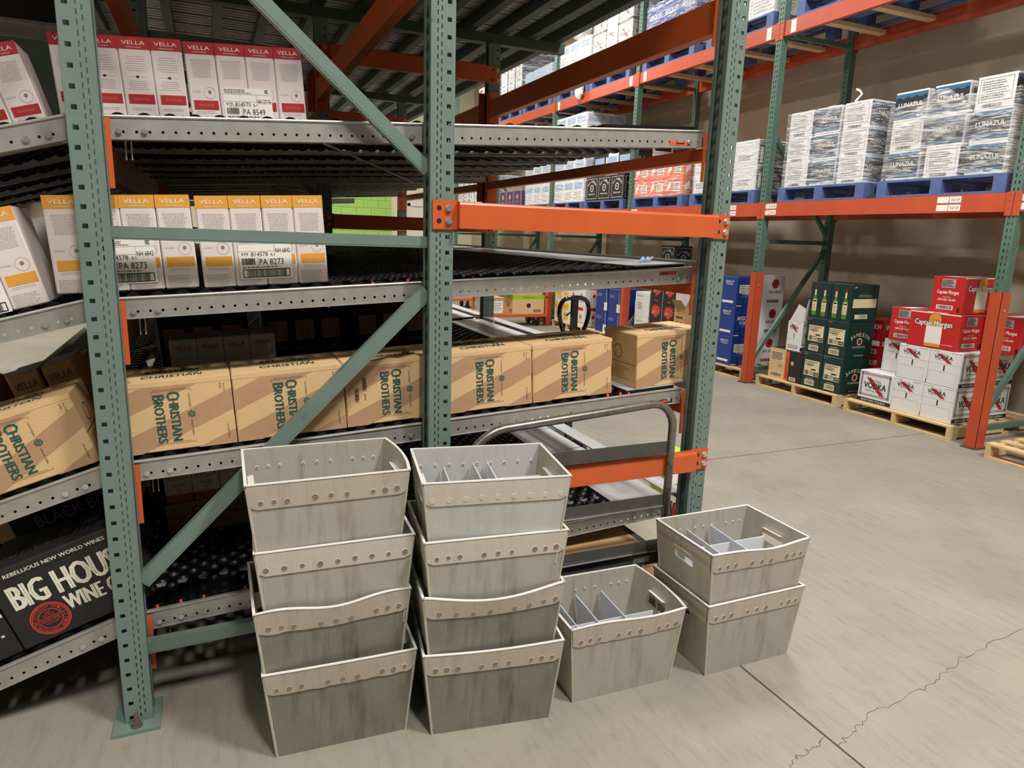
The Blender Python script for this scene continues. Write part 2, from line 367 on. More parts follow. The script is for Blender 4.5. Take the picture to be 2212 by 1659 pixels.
def faces(mb, W, D, H):
    return {'front': Face(mb, (-W/2, -D/2, 0), (1, 0, 0), (0, 0, 1), W, H), 'left': Face(mb, (-W/2, D/2, 0), (0, -1, 0), (0, 0, 1), D, H),
            'right': Face(mb, (W/2, -D/2, 0), (0, 1, 0), (0, 0, 1), D, H), 'back': Face(mb, (W/2, D/2, 0), (-1, 0, 0), (0, 0, 1), W, H),
            'top': Face(mb, (-W/2, -D/2, H), (1, 0, 0), (0, 1, 0), W, D)}
def rbox(mb, W, D, H, m, b=.004):
    """carton body with small chamfers on all edges"""
    x, y = W/2, D/2
    ring = lambda i, z: [(-x+i, -y+b if 0 else -y+i, z)]
    L0 = [(-x+b, -y), (x-b, -y), (x, -y+b), (x, y-b), (x-b, y), (-x+b, y), (-x, y-b), (-x, -y+b)]
    L1 = [(-x+b, -y+b), (x-b, -y+b), (x-b, -y+b), (x-b, y-b), (x-b, y-b), (-x+b, y-b), (-x+b, y-b), (-x+b, -y+b)]
    vs = [(a, c, b) for a, c in L0]+[(a, c, H-b) for a, c in L0]
    q = [(-x+b, -y+b), (x-b, -y+b), (x-b, y-b), (-x+b, y-b)]
    vs += [(a, c, 0) for a, c in q]+[(a, c, H) for a, c in q]
    fs = [(i, (i+1) % 8, 8+(i+1) % 8, 8+i) for i in range(8)]
    for base, loop, fl in ((16, 0, True), (20, 8, False)):
        t = [(base+0, base+1, loop+1, loop+0), (base+1, loop+2, loop+1), (base+1, base+2, loop+3, loop+2), (base+2, loop+4, loop+3), (base+2, base+3, loop+5, loop+4), (base+3, loop+6, loop+5), (base+3, base+0, loop+7, loop+6), (base+0, loop+0, loop+7)]
        if not fl: t = [f[::-1] for f in t]
        fs += t; fs.append((base+3, base+2, base+1, base) if fl else (base, base+1, base+2, base+3))
    mb.add(vs, fs, m)
CART = {}
def carton(key, W, D, H, m, prints):
    """cached carton mesh, origin at the bottom centre"""
    if key not in CART:
        mb = MB(); rbox(mb, W, D, H, m); fc = faces(mb, W, D, H)
        for fn, pf in prints.items():
            for q in fn.split('+'): pf(fc[q])
        if 'top' not in ''.join(prints):
            f = fc['top']; f.rect(0, D/2-.0012, W, D/2+.0012, 'seam_dark')
        CART[key] = mb.mesh(key)
    return CART[key]
# ------------------------------------------------------------------ room
mb = MB(); mb.box(-8, 7.35, -8, 22, -.12, 0, 'concrete_dark'); mb.v = []; mb.f = []; mb.m = []; mb.mats = []
mb.add([(-8, -8, 0), (7.35, -8, 0), (7.35, 22, 0), (-8, 22, 0), (-8, -8, -.1), (7.35, -8, -.1), (7.35, 22, -.1), (-8, 22, -.1)], [(0, 1, 2, 3), (7, 6, 5, 4), (0, 4, 5, 1), (1, 5, 6, 2), (2, 6, 7, 3), (3, 7, 4, 0)], 'floor')
structure(mb.build('floor'))
# saw-cut joints and cracks: thin grooves filled dark, part of the floor
mj = MB()
mj.box(2.058, 2.066, -6, -.2, 0, .0008, 'concrete_dark'); mj.box(2.2, 7.3, 1.625, 1.632, 0, .0008, 'concrete_dark')
def crack(pts, seed, wd=.0022):
    rnd = random.Random(seed); P = []
    for (a, b) in zip(pts, pts[1:]):
        n = 14
        for i in range(n): t = i/n; P.append((a[0]+(b[0]-a[0])*t+rnd.uniform(-.010, .010), a[1]+(b[1]-a[1])*t+rnd.uniform(-.010, .010)))
    P.append(pts[-1])
    for (a, b) in zip(P, P[1:]):
        d = Vector((b[0]-a[0], b[1]-a[1], 0)); 
        if d.length < 1e-5: continue
        n_ = Vector((-d.y, d.x, 0)).normalized()*wd*rnd.uniform(.4, 1)/2; e = d.normalized()*wd*.3
        a, b = Vector((a[0], a[1], .0009))-e, Vector((b[0], b[1], .0009))+e
        mj.add([a-n_, b-n_, b+n_, a+n_], [(0, 1, 2, 3)], 'concrete_dark')
crack([(2.07, -.90), (2.28, -.83), (2.62, -.80), (2.95, -.72), (3.6, -.66), (4.3, -.42)], 3)
crack([(2.06, -.86), (1.9, -.89), (1.75, -.98), (1.52, -1.07)], 5)
structure(mj.build('trim_1'))
mb = MB(); mb.box(7.35, 7.5, -8, 22, 0, 9, 'wall_tan'); structure(mb.build('wall_right'))
mb = MB(); mb.box(-8, 7.35, 17.0, 17.2, 0, 9, 'wall_cream'); structure(mb.build('wall_back'))
mb = MB(); mb.box(2.4, 4.95, 16.86, 16.98, 0, 9, 'green_block'); structure(mb.build('wall_centre'))
mb = MB(); mb.box(-8.2, -8, -8, 22, 0, 9, 'wall_cream'); structure(mb.build('wall_left'))
mb = MB(); mb.box(-8, 7.35, -8, 22, 9, 9.2, 'ceiling_paint'); structure(mb.build('ceiling'))
mb = MB(); mb.box(5.5, 6.1, 16.93, 17, 0, 2.3, 'door_white'); d = mb.build('door_1'); structure(d)
mb = MB(); mb.box(5.44, 5.5, 16.9, 17, 0, 2.38, 'carton_white'); mb.box(6.1, 6.16, 16.9, 17, 0, 2.38, 'carton_white'); mb.box(5.44, 6.16, 16.9, 17, 2.3, 2.38, 'carton_white'); mb.build('door_frame', d)
mb = MB(); mb.cyl((6.02, 16.9, 1.05), (6.02, 16.93, 1.05), .03, 'bright_steel'); mb.build('door_handle', d)
# pilaster and wall joint seams on the right wall
mb = MB()
for y in (9.4, 12.9): mb.box(7.30, 7.35, y, y+.35, 0, 9, 'wall_cream')
structure(mb.build('trim_2'))
for i, (x, y, z, sx, sy, W) in enumerate(LAMPS):
    t = thing('ceiling_lamp', 'long high bay lamp over the warehouse aisles', 'lamp', (x, y, z), 'high bay lamps')
    mb = MB(); mb.box(x-sx/2-.03, x+sx/2+.03, y-sy/2-.03, y+sy/2+.03, z+.01, z+.12, 'carton_white'); mb.cyl((x, y, z+.12), (x, y, 9), .012, 'dark_steel'); mb.build('housing', t)
    mb = MB(); mb.box(x-sx/2, x+sx/2, y-sy/2, y+sy/2, z, z+.012, 'lamp_white'); mb.build('diffuser', t)
# ------------------------------------------------------------------ near carton-flow rack
def post(parent, xa, xb, ya, yb, z0, z1, outw, phase, g='green_paint', name='post'):
    mb = MB(); W_ = xb-xa; yl = .02
    nph = phase + .0508*math.ceil((z0-phase)/.0508)
    for y, uy in ((ya, 1), (yb, -1)):
        o = xa if outw < 0 else xb; U = Vector((1, 0, 0)) if outw < 0 else Vector((-1, 0, 0))
        if y == yb: mb.add([(xa, y, z0), (xb, y, z0), (xb, y, z1), (xa, y, z1)], [(0, 1, 2, 3)], g); continue
        mb.perf((o, y, 0), U, (0, 0, 1), 0, W_, z0, z1, [(.0125, .0265, .0125, .0508, nph), (.0425, .0462, .0138, .0254, nph+.004), (.0555, .0592, .0138, .0254, nph+.0167)], g)
    o = xa if outw < 0 else xb
    mb.perf((o, ya, 0), (0, 1, 0), (0, 0, 1), 0, yb-ya, z0, z1, [(.018, .028, .022, .0508, nph), (.048, .058, .022, .0508, nph)], g)
    oo = xb if outw < 0 else xa      # lips of the open side
    for y, d in ((ya, 1), (yb, -1)): mb.add([(oo, y, z0), (oo, y+d*yl, z0), (oo, y+d*yl, z1), (oo, y, z1)], [(0, 1, 2, 3)], g)
    ob = mb.build(name, parent, solid=.0022); ob.modifiers['thickness'].offset = 0; return ob
def foot(parent, xa, xb, ya, yb, sx, g='green_paint'):
    mb = MB(); z = .012
    mb.prism([(xa, ya, 0), (xb, ya, 0), (xb, yb, 0), (xa, yb, 0)], (0, 0, z), g); mb.build('base_plate', parent)
    mb = MB(); c = ((xa+xb)/2, ya+.026)
    mb.cyl((c[0], c[1], z), (c[0], c[1], z+.004), .017, 'worn_tube', 16); mb.cyl((c[0], c[1], z+.004), (c[0], c[1], z+.02), .013, 'worn_tube', 6); mb.cyl((c[0], c[1], z+.02), (c[0], c[1], z+.045), .007, 'worn_tube', 8)
    mb.build('anchor_bolt', parent)
XA, XB, XC = (-.022, .055), (.968, 1.047), (2.112, 2.190)
FY = (0.0, 2.44, 4.88)
PH = .03
frames = []
def brace(parent, a, b, h, name='brace', d=.030, g='green_paint'):
    mb = MB(); a, b = Vector(a), Vector(b); mb.bar(a, b, d, h, g)
    dr = (b-a).normalized(); 
    mb.bar(a+Vector((0, -d/2+.001, 0))+dr.cross(Vector((0, 1, 0)))*0, b+Vector((0, -d/2+.001, 0)), .004, h*.72, g)
    mb.build(name, parent)
names = ['front', 'second', 'third']
for i, y in enumerate(FY):
    ya, yb = y, y+.076; top = 2.83
    t = thing('rack_upright', ['pale green welded upright frame with diagonal braces, nearest the camera', 'dark second upright frame behind the wine packs on the flow rack', 'farthest upright frame deep inside the flow rack'][i], 'rack frame', (.5, y+.04, 0), None)
    post(t, *XA, ya, yb, .012, top, -1, PH); post(t, *XB, ya, yb, .012, top, 1, PH)
    foot(t, -.056, .078, ya-.048, yb+.03, 1); foot(t, .945, 1.075, ya-.048, yb+.03, 1)
    yc = y+.047
    brace(t, (.050, yc, 1.538), (.972, yc, 1.535), .037); brace(t, (.052, yc, .243), (.972, yc, .262), .042)
    brace(t, (.052, yc, 2.62), (.972, yc, 2.62), .037)
    brace(t, (.055, yc, 2.565), (.972, yc, 1.765), .043, 'diagonal_brace'); brace(t, (.055, yc, .470), (.972, yc, 1.372), .048, 'diagonal_brace')
    frames.append(t)
    c = thing('rack_post', ['pale green perforated post standing alone right of the orange spacer beams', 'perforated post of the flow rack, second from the camera along the aisle', 'perforated post of the flow rack, third from the camera along the aisle'][i], 'rack post', ((XC[0]+XC[1])/2, y+.04, 0))
    post(c, *XC, ya, yb, .012, top, 1, 2.4322-.0508*47); foot(c, 2.085, 2.215, ya-.048, yb+.03, 1)
# row spacers (orange, X direction)
def spacer(y, z0, z1, label, near=True, m='orange_paint'):
    t = thing('spacer_beam', label, 'rack beam', (1.58, y, (z0+z1)/2))
    mb = MB(); yy = y-.003
    # body: C profile with rounded top
    x0, x1 = 1.02, 2.14; d = .036; h = z1-z0
    prof = [(0, z0), (0, z1-.010), (.004, z1-.003), (.010, z1), (d, z1), (d, z1-.004), (.012, z1-.004), (.005, z1-.012), (.005, z0+.006), (d, z0+.006), (d, z0)]
    x0b = 1.047 if near else 1.02
    mb.prism([(x0b+.01, yy-d+a, b) for a, b in [(0, z0), (0, z1-.009), (.003, z1-.003), (.009, z1), (d, z1), (d, z0)]], (2.10-x0b, 0, 0), m)
    mb.build('beam', t)
    for xa, xb in ((.975, 1.062), (2.10, 2.188)):
        mb = MB(); mb.box(xa, xb, yy-.006, yy, z0-.004, z1+.004, m); mb.build('end_plate', t)
    for sx, c in ((1, 1.029), (1, 2.1695)):
        for zz in (z0+.022, z1-.022):
            mb = MB(); mb.cyl((c, yy-.006, zz), (c, yy-.0085, zz), .0125, 'bright_steel', 16); mb.cyl((c, yy-.0085, zz), (c, yy-.017, zz), .0095, 'bright_steel', 6); mb.build('bolt', t)
            mb = MB(); q = c-.033 if c < 1.5 else c-.034
            mb.cyl((q, yy-.0062, zz), (q, yy-.0066, zz), .0085, 'ink', 14); mb.build('bolt_hole', t)
spacer(0, 1.583, 1.668, 'bright orange spacer beam bolted between two green posts at eye level')
spacer(0, .632, .714, 'scuffed orange spacer beam behind the tubular cart handle')
spacer(2.44, 2.575, 2.683, 'dark orange spacer beam of the second frame, high under the deck')
spacer(2.44, 1.583, 1.668, 'dark orange spacer beam of the second frame, behind the gold wine packs')
spacer(4.88, 2.575, 2.683, 'orange spacer beam of the third frame, high and far inside the rack')
spacer(4.88, 1.583, 1.668, 'orange spacer beam of the third frame, lower of the far pair')
# trays
LEV = [('top', 1.856, .0655), ('second', 1.350, .0555), ('third', .846, .0555), ('bottom', .336, .058)]
PS = [.29, .255, .31, .33]
def wheel_mesh(nseg=14, r=.0245, wd=.030):
    mb = MB(); mb.cyl((0, -wd/2, 0), (0, wd/2, 0), r, 'black_plastic', nseg)
    mb.cyl((0, -wd/2-.0006, 0), (0, -wd/2, 0), r*.55, 'black_rubber', 8)
    return mb.mesh('wheel')
WH = wheel_mesh()
def wheels(parent, T, u0, u1, y0, y1, n_ind, nseg=10, zc=-.0125):
    """wheel positions in the tray frame T; nearest ones as parts, the rest as one stuff part"""
    pos = []; px = .067; py = .041; j = 0; y = y0
    while y < y1:
        u = u0+(px/2 if j % 2 else 0)
        while u < u1: pos.append((u, y)); u += px
        y += py; j += 1
    ind = pos[:n_ind]; rest = pos[n_ind:]; inv = WM[parent.name].inverted()
    for u, y in ind: pinst(WH, 'wheel', parent, inv @ T @ Tr(u, y, zc))
    if not rest: return
    r, wd, n = .0245, .030, nseg
    base = []
    for k in range(n): base.append((cos(2*pi*k/n)*r, -wd/2, sin(2*pi*k/n)*r))
    for k in range(n): base.append((cos(2*pi*k/n)*r, wd/2, sin(2*pi*k/n)*r))
    base = np.array(base); R = np.array(rest); N_ = len(R)
    V = base[None]+np.stack([R[:, 0], R[:, 1], np.full(N_, zc)], 1)[:, None]
    V = V.reshape(-1, 3); MT = np.array(inv @ T); V = V@MT[:3, :3].T+MT[:3, 3]
    me = bpy.data.meshes.new('wheel_bed')
    side = [(k, (k+1) % n, n+(k+1) % n, n+k) for k in range(n)]
    cap = list(range(n))[::-1]; cap2 = list(range(n, 2*n))
    lv = np.concatenate([np.array(side).ravel(), cap, cap2]); ls = [4*i for i in range(n)]+[4*n, 5*n]; lt = [4]*n+[n, n]; nl = len(lv)
    loops = (lv[None]+(np.arange(N_)*2*n)[:, None]).ravel(); starts = (np.array(ls)[None]+(np.arange(N_)*nl)[:, None]).ravel(); tot = np.tile(lt, N_)
    me.vertices.add(len(V)); me.vertices.foreach_set('co', V.ravel()); me.loops.add(len(loops)); me.loops.foreach_set('vertex_index', loops.astype(np.int32))
    me.polygons.add(len(starts)); me.polygons.foreach_set('loop_start', starts.astype(np.int32)); me.polygons.foreach_set('loop_total', tot.astype(np.int32))
    me.materials.append(M['black_plastic']); me.update(calc_edges=True); me.validate()
    o = bpy.data.objects.new('wheel_bed', me); COL.objects.link(o); o.parent = parent; o['kind'] = 'stuff'
def rail(mb, T, u0, u1, y, side, h=.062, holes=True):
    """C rail in the tray frame: web at y, flanges toward side (+1 = +y)"""
    s0 = mb.T; mb.T = T
    if holes: mb.perf_round((0, y, 0), (1, 0, 0), (0, 0, 1), u0, u1, -h, 0, -h+.019, .0043, .0337, u0+.03, 'galvanized')
    else: mb.add([(u0, y, -h), (u1, y, -h), (u1, y, 0), (u0, y, 0)], [(0, 1, 2, 3)], 'galvanized')
    mb.box(u0, u1, min(y, y+side*.014), max(y, y+side*.014), -.004, .0008, 'galvanized')
    mb.cyl((u0, y, -.002), (u1, y, -.002), .0045, 'galvanized', 8)
    mb.box(u0, u1, min(y-side*.004, y+side*.02), max(y-side*.004, y+side*.026), -h-.002, -h, 'galvanized')
    mb.T = s0
for bay in range(3):
    y0, y1 = FY[bay]+.094, (FY[bay+1]-.02 if bay < 2 else 7.2)
    for k, (ln, z0, sl) in enumerate(LEV):
        t = thing('flow_tray', '%s flow tray of black wheels in silver rails, %s bay of the rack' % (ln, ('nearest', 'second', 'third')[bay]), 'shelf', (1, y0, z0))
        T = Tr(.05, 0, z0) @ Matrix.Rotation(-atan(sl), 4, 'Y'); u1 = 2.058
        zk = z0-.085*sl; T2 = Tr(-.035, 0, zk) @ Matrix.Rotation(-atan(PS[k]), 4, 'Y')
        for nm, y, sd in (('side_rail', y0, 1), ('side_rail', y1, -1)):
            mb = MB(); rail(mb, T, -.085, u1, y, sd, holes=(bay == 0 and sd > 0)); rail(mb, T2, -.72, -.002, y, sd, holes=(bay == 0 and sd > 0)); mb.build(nm, t)
        if bay == 0:
            for u in (.035, .10, .88, 1.99):
                mb = MB(T); mb.cyl((u, y0-.002, -.043), (u, y0-.0045, -.043), .0085, 'bright_steel', 14); mb.cyl((u, y0-.0045, -.043), (u, y0-.008, -.043), .006, 'bright_steel', 6); mb.build('bolt', t)
            for u in (-.06, -.115):
                mb = MB(T2); mb.cyl((u, y0-.002, -.043), (u, y0-.006, -.043), .0085, 'bright_steel', 14); mb.build('bolt', t)
            for u in (.045, .06):
                mb = MB(); p = T @ Vector((u, y0+.03, -.062)); mb.cyl(p, p+Vector((0, 0, -.055)), .002, 'galvanized', 6); mb.build('tie_rod', t)
        yy = y0+.17; 
        while yy < y1-.1 and bay < 2:
            mb = MB(); rail(mb, T, -.05, 1.98, yy, 1, h=.046, holes=(bay == 0)); rail(mb, T2, -.72, -.004, yy, 1, h=.046, holes=False); 
            yy += .41; mb.T = Matrix.Identity(4); mb.build('inner_rail', t)
        mb = MB(); a = T @ Vector((.6, y0+.01, -.066)); b = T @ Vector((1.5, y1-.1, -.066)); mb.cyl(a, b, .004, 'galvanized', 6); mb.build('tie_rod', t)
        if bay < 2:
            wheels(t, T, -.03, 1.80 if k else 2.0, y0+.035, y1-.02, 60 if bay == 0 else 20, zc=-.0125)
            mb_ = T2; wheels(t, T2, -.69, -.03, y0+.035, y1-.02, 30 if bay == 0 else 10, zc=-.0125)
        mb = MB(T2); mb.box(-.735, -.725, y0, y1, -.06, .035, 'galvanized'); mb.build('front_stop', t)
        # entry plates
        if k:
            n = 6; pw = (y1-y0-.03)/n
            for q in range(n):
                mb = MB(T); a = y0+.015+q*pw; mb.box(1.795, 2.035, a+.004, a+pw-.004, .012, .016, 'plate_steel'); mb.box(1.790, 1.80, a+.004, a+pw-.004, -.03, .013, 'black_plastic'); mb.box(1.8, 2.03, a+.004, a+.008, -.03, .0125, 'black_plastic'); mb.build('entry_plate', t)
            zz = z0+sl*2.06
            mb = MB(); mb.prism([(2.100, y0-.0+.02, zz+.028), (2.196, y0+.02, zz+.024), (2.196, y0+.02, zz-.03), (2.192, y0+.02, zz-.03), (2.192, y0+.02, zz+.019), (2.10, y0+.02, zz+.022)], (0, y1-y0-.02, 0), 'plate_steel'); mb.build('entry_angle', t)
        else:
            mb = MB(T); mb.box(1.62, 2.03, y0+.02, y0+.5, -.012, .017, 'black_plastic'); mb.build('entry_plate', t)
        # small red clips peeking out along the lower trays
        if bay == 0 and k == 0:
            mb = MB(T); mb.box(1.90, 2.0, y0-.0012, y0-.0004, -.055, -.042, 'orange_clip'); mb.box(1.93, 1.97, y0-.0016, y0-.0012, -.051, -.046, 'ink'); mb.build('label', t)
        if bay == 0 and k in (1, 2, 3):
            rnd = random.Random(k)
            for u in ([.75+.12*i for i in range(4)] if k == 1 else [1.70, 1.76, 1.80] if k == 2 else [.03, .1, .17, .3, 1.25, 1.4, 1.55]):
                mb = MB(T); mb.box(u, u+.008, y0+.012, y0+.020, -.004, .006+rnd.uniform(0, .005), 'orange_clip'); mb.build('clip', t)
            if k == 2: 
                mb = MB(T); mb.box(1.93, 2.01, y0-.0012, y0-.0004, -.056, -.040, 'ink'); mb.box(1.94, 2.0, y0-.0016, y0-.0012, -.052, -.044, 'orange_clip'); mb.build('label', t)
            if k == 1: 
                mb = MB(T); mb.box(1.90, 1.98, y0-.0012, y0-.0004, -.026, -.012, 'vella_red'); mb.box(1.91, 1.94, y0-.0016, y0-.0012, -.022, -.016, 'ink'); mb.build('label', t)
# Y beams under the trays and overhead
def ybeam(x, y0, y1, z0, z1, label, side, m='orange_paint', group=None, plate=.19, xw=.045):
    t = thing('rack_beam', label, 'rack beam', (x, (y0+y1)/2, z0), group)
    xa, xb = (x-xw, x) if side > 0 else (x, x+xw)
    mb = MB(); h = z1-z0
    mb.prism([(xa, y0, z0), (xb, y0, z0), (xb, y0, z1-.03 if side < 0 else z1), (xb, y0, z1 if side > 0 else z1-.03), (xb-.012 if side < 0 else xb, y0, z1-.03 if side < 0 else z1), (xb-.012 if side < 0 else xb, y0, z1), (xa+.012 if side > 0 else xa, y0, z1), (xa+.012 if side > 0 else xa, y0, z1-.03), (xa, y0, z1-.03)] if 0 else
             [(xa, y0, z0), (xb, y0, z0), (xb, y0, z1), (xa, y0, z1)], (0, y1-y0, 0), m)
    mb.box(xa-.001, xb+.001, y0, y1, z0+h*.42, z0+h*.47, 'ink_brown') if 0 else None
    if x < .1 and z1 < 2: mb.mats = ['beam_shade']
    mb.build('beam', t)
    for ye, d in ((y0, -1), (y1, 1)):
        mb = MB(); zt = z1+.06 if plate > .15 else z1+.02
        xp = x
        a, b = (ye-.078, ye+.03) if d < 0 else (ye-.03, ye+.078)
        if not (y0 < .1 and d < 0): mb.box(min(xp, xp+side*.004), max(xp, xp+side*.004), a+.02 if d < 0 else a, b-.02 if d > 0 else b, zt-plate, zt, m)
        ya = ye-.002 if d < 0 else ye-.004+.004
        wl = .013 if y0 < .1 and d < 0 else .04
        if d < 0: mb.box(min(x, x+side*wl), max(x, x+side*wl), ya, ya+.004, zt-plate, zt, m)
        else: mb.box(min(x, x-side*.074), max(x, x-side*.074), ye-.006, ye-.002, zt-plate, zt, m)
        mb.build('end_plate', t)
for bay in range(2):
    ya, yb = FY[bay]+.078, FY[bay+1]-.002; bn = ('near', 'second')[bay]
    for k, (ln, z0, sl) in enumerate(LEV):
        zA = z0-.066; zC = z0+sl*2.05-.064
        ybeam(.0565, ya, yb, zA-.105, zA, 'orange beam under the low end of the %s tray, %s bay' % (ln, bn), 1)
        ybeam(2.110, ya, yb, zC-.048, zC, 'orange beam under the high end of the %s tray, %s bay' % (ln, bn), -1)
    for x, sd, wn in ((.0565, 1, 'left'), (.966, -1, 'middle'), (2.110, -1, 'right')):
        ybeam(x, ya, yb, 2.345, 2.462, 'deep orange overhead beam on the %s post line, %s bay' % (wn, bn), sd, plate=.23)
# end plates visible beside post C and A of the near frame
# deck overhead
t = thing('deck', 'galvanised deck on green channels above the whole flow rack', 'deck', (1, 3, 2.86))
for y in (-.02, 2.44, 4.88, 7.3):
    mb = MB(); mb.box(-.35, 2.68, y+.005, y+.07, 2.832, 2.895, 'dark_green_paint'); mb.build('cross_bar', t)
for x in (-.3, .14, .44, .72, 1.0, 1.27, 1.52, 1.75, 1.98, 2.21, 2.42, 2.62):
    mb = MB(); wv = .028
    mb.box(x-wv, x+wv, -.05, 7.5, 2.895, 2.90, 'dark_green_paint'); mb.box(x-wv, x-wv+.005, -.05, 7.5, 2.90, 2.97, 'dark_green_paint'); mb.box(x+wv-.005, x+wv, -.05, 7.5, 2.90, 2.97, 'dark_green_paint'); mb.build('channel', t)
y = -.05
while y < 7.4:
    mb = MB()
    for j in range(4):
        a = y+j*.06; mb.box(-.35, 2.66, a, a+.042, 2.972, 2.975, 'deck_steel'); mb.box(-.35, 2.66, a+.042, a+.06, 2.99, 2.993, 'deck_steel')
        for e in (a+.040, a+.058): mb.box(-.35, 2.66, e, e+.003, 2.972, 2.993, 'deck_steel')
    mb.build('plank', t); y += .262
mb = MB(); mb.box(-.35, 2.66, -.05, 7.45, 3.0, 3.03, 'matte_black'); mb.build('deck_top', t)
# left side: silver bar, green girder, dark underside seen past the near frame
t = thing('girder', 'wide pale green steel girder behind the leaning red wine pack', 'girder', (-1.2, 3.1, 2.1))
mb = MB(); mb.box(-3.0, -.06, 3.1, 3.14, 2.06, 2.60, 'green_paint'); mb.box(-3.0, -.06, 3.05, 3.19, 2.60, 2.64, 'green_paint'); mb.box(-3.0, -.06, 3.05, 3.19, 2.03, 2.06, 'green_paint'); mb.build('web', t)
for gx in (-2.9, -1.5): mb = MB(); mb.box(gx, gx+.1, 3.06, 3.2, 0, 2.03, 'green_paint'); mb.build('leg', t)
t = thing('conduit', 'pale metal rail running above the green girder at upper left', 'rail', (-.9, 2.4, 2.6))
mb = MB(); mb.box(-2.2, -.05, 2.46, 2.50, 2.52, 2.60, 'galvanized'); mb.box(-2.2, -.05, 2.44, 2.46, 2.585, 2.60, 'galvanized'); mb.build('bar', t)
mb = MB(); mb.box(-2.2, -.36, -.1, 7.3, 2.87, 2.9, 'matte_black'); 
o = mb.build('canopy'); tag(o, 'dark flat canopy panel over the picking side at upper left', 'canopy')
# ------------------------------------------------------------------ wall-side pallet rack
RX0, RX1 = 5.90, 6.98
RY = [-1.42, 1.20, 3.84, 6.50, 9.06, 11.7, 14.3]
for i, y in enumerate(RY):
    ord_ = ['nearest and mostly outside the frame', 'beside the vodka pallet', 'between the dark green whisky and blue vodka cartons', 'third along the wall rack', 'fourth along the wall rack', 'fifth along the wall rack', 'last along the wall rack'][i]
    t = thing('wall_rack_upright', 'green upright frame of the wall rack, '+ord_, 'rack frame', (6.4, y, 0))
    g = 'rack_green'
    for nm, xa, xb, face in (('front_post', RX0, RX0+.08, -1), ('rear_post', RX1-.08, RX1, 1)):
        mb = MB(); ya, yb = y-.04, y+.04; det = i < 5 and face < 0
        if det: mb.perf((xa, yb, 0), (0, -1, 0), (0, 0, 1), 0, .08, .01, 5.4, [(.020, .030, .024, .0508, .05), (.050, .060, .024, .0508, .05)], g)
        else: mb.perf((xa, yb, 0), (0, -1, 0), (0, 0, 1), 0, .08, .01, 5.4, [(.035, .045, .02, .0508, .05)], g) if i < 4 else mb.add([(xa, yb, .01), (xa, ya, .01), (xa, ya, 5.4), (xa, yb, 5.4)], [(0, 1, 2, 3)], g)
        if i < 5: mb.perf((xa, ya, 0), (1, 0, 0), (0, 0, 1), 0, .08, .01, 5.4, [(.036, .045, .009, .0508, .07)], g)
        else: mb.add([(xa, ya, .01), (xb, ya, .01), (xb, ya, 5.4), (xa, ya, 5.4)], [(0, 1, 2, 3)], g)
        mb.add([(xb, yb, .01), (xa, yb, .01), (xa, yb, 5.4), (xb, yb, 5.4)], [(0, 1, 2, 3)], g)
        if face > 0: mb.add([(xb, ya, .01), (xb, yb, .01), (xb, yb, 5.4), (xb, ya, 5.4)], [(0, 1, 2, 3)], g)
        mb.build(nm, t)
    mb = MB(); mb.box(RX0-.04, RX0+.12, y-.06, y+.06, 0, .01, 'dark_steel'); mb.build('base_plate', t); mb = MB(); mb.box(RX1-.12, RX1+.04, y-.06, y+.06, 0, .01, 'dark_steel'); mb.build('base_plate', t)
    for z in (.16, 1.6, 3.72): brace(t, (RX0+.07, y, z), (RX1-.07, y, z), .045, 'brace', .035, g)
    for za, zb in ((.24, 1.52), (2.72, 1.68)):
        mb = MB(); mb.bar((RX0+.07, y, za), (RX1-.07, y, zb), .035, .045, g); mb.build('diagonal_brace', t)
    mb = MB()
    mb.box(RX0-.012, RX0-.002, y-.047, y+.047, .01, 1.26, 'rack_orange'); mb.box(RX0-.012, RX0+.085, y-.052, y-.042, .01, 1.26, 'rack_orange')
    ob = mb.build('post_guard', t); ob['label'] = 'scuffed orange guard'
    mb = MB(); mb.cyl((RX0+.03, y-.058, 1.12), (RX0+.03, y-.052, 1.12), .01, 'bright_steel', 10); mb.build('guard_bolt', ob)
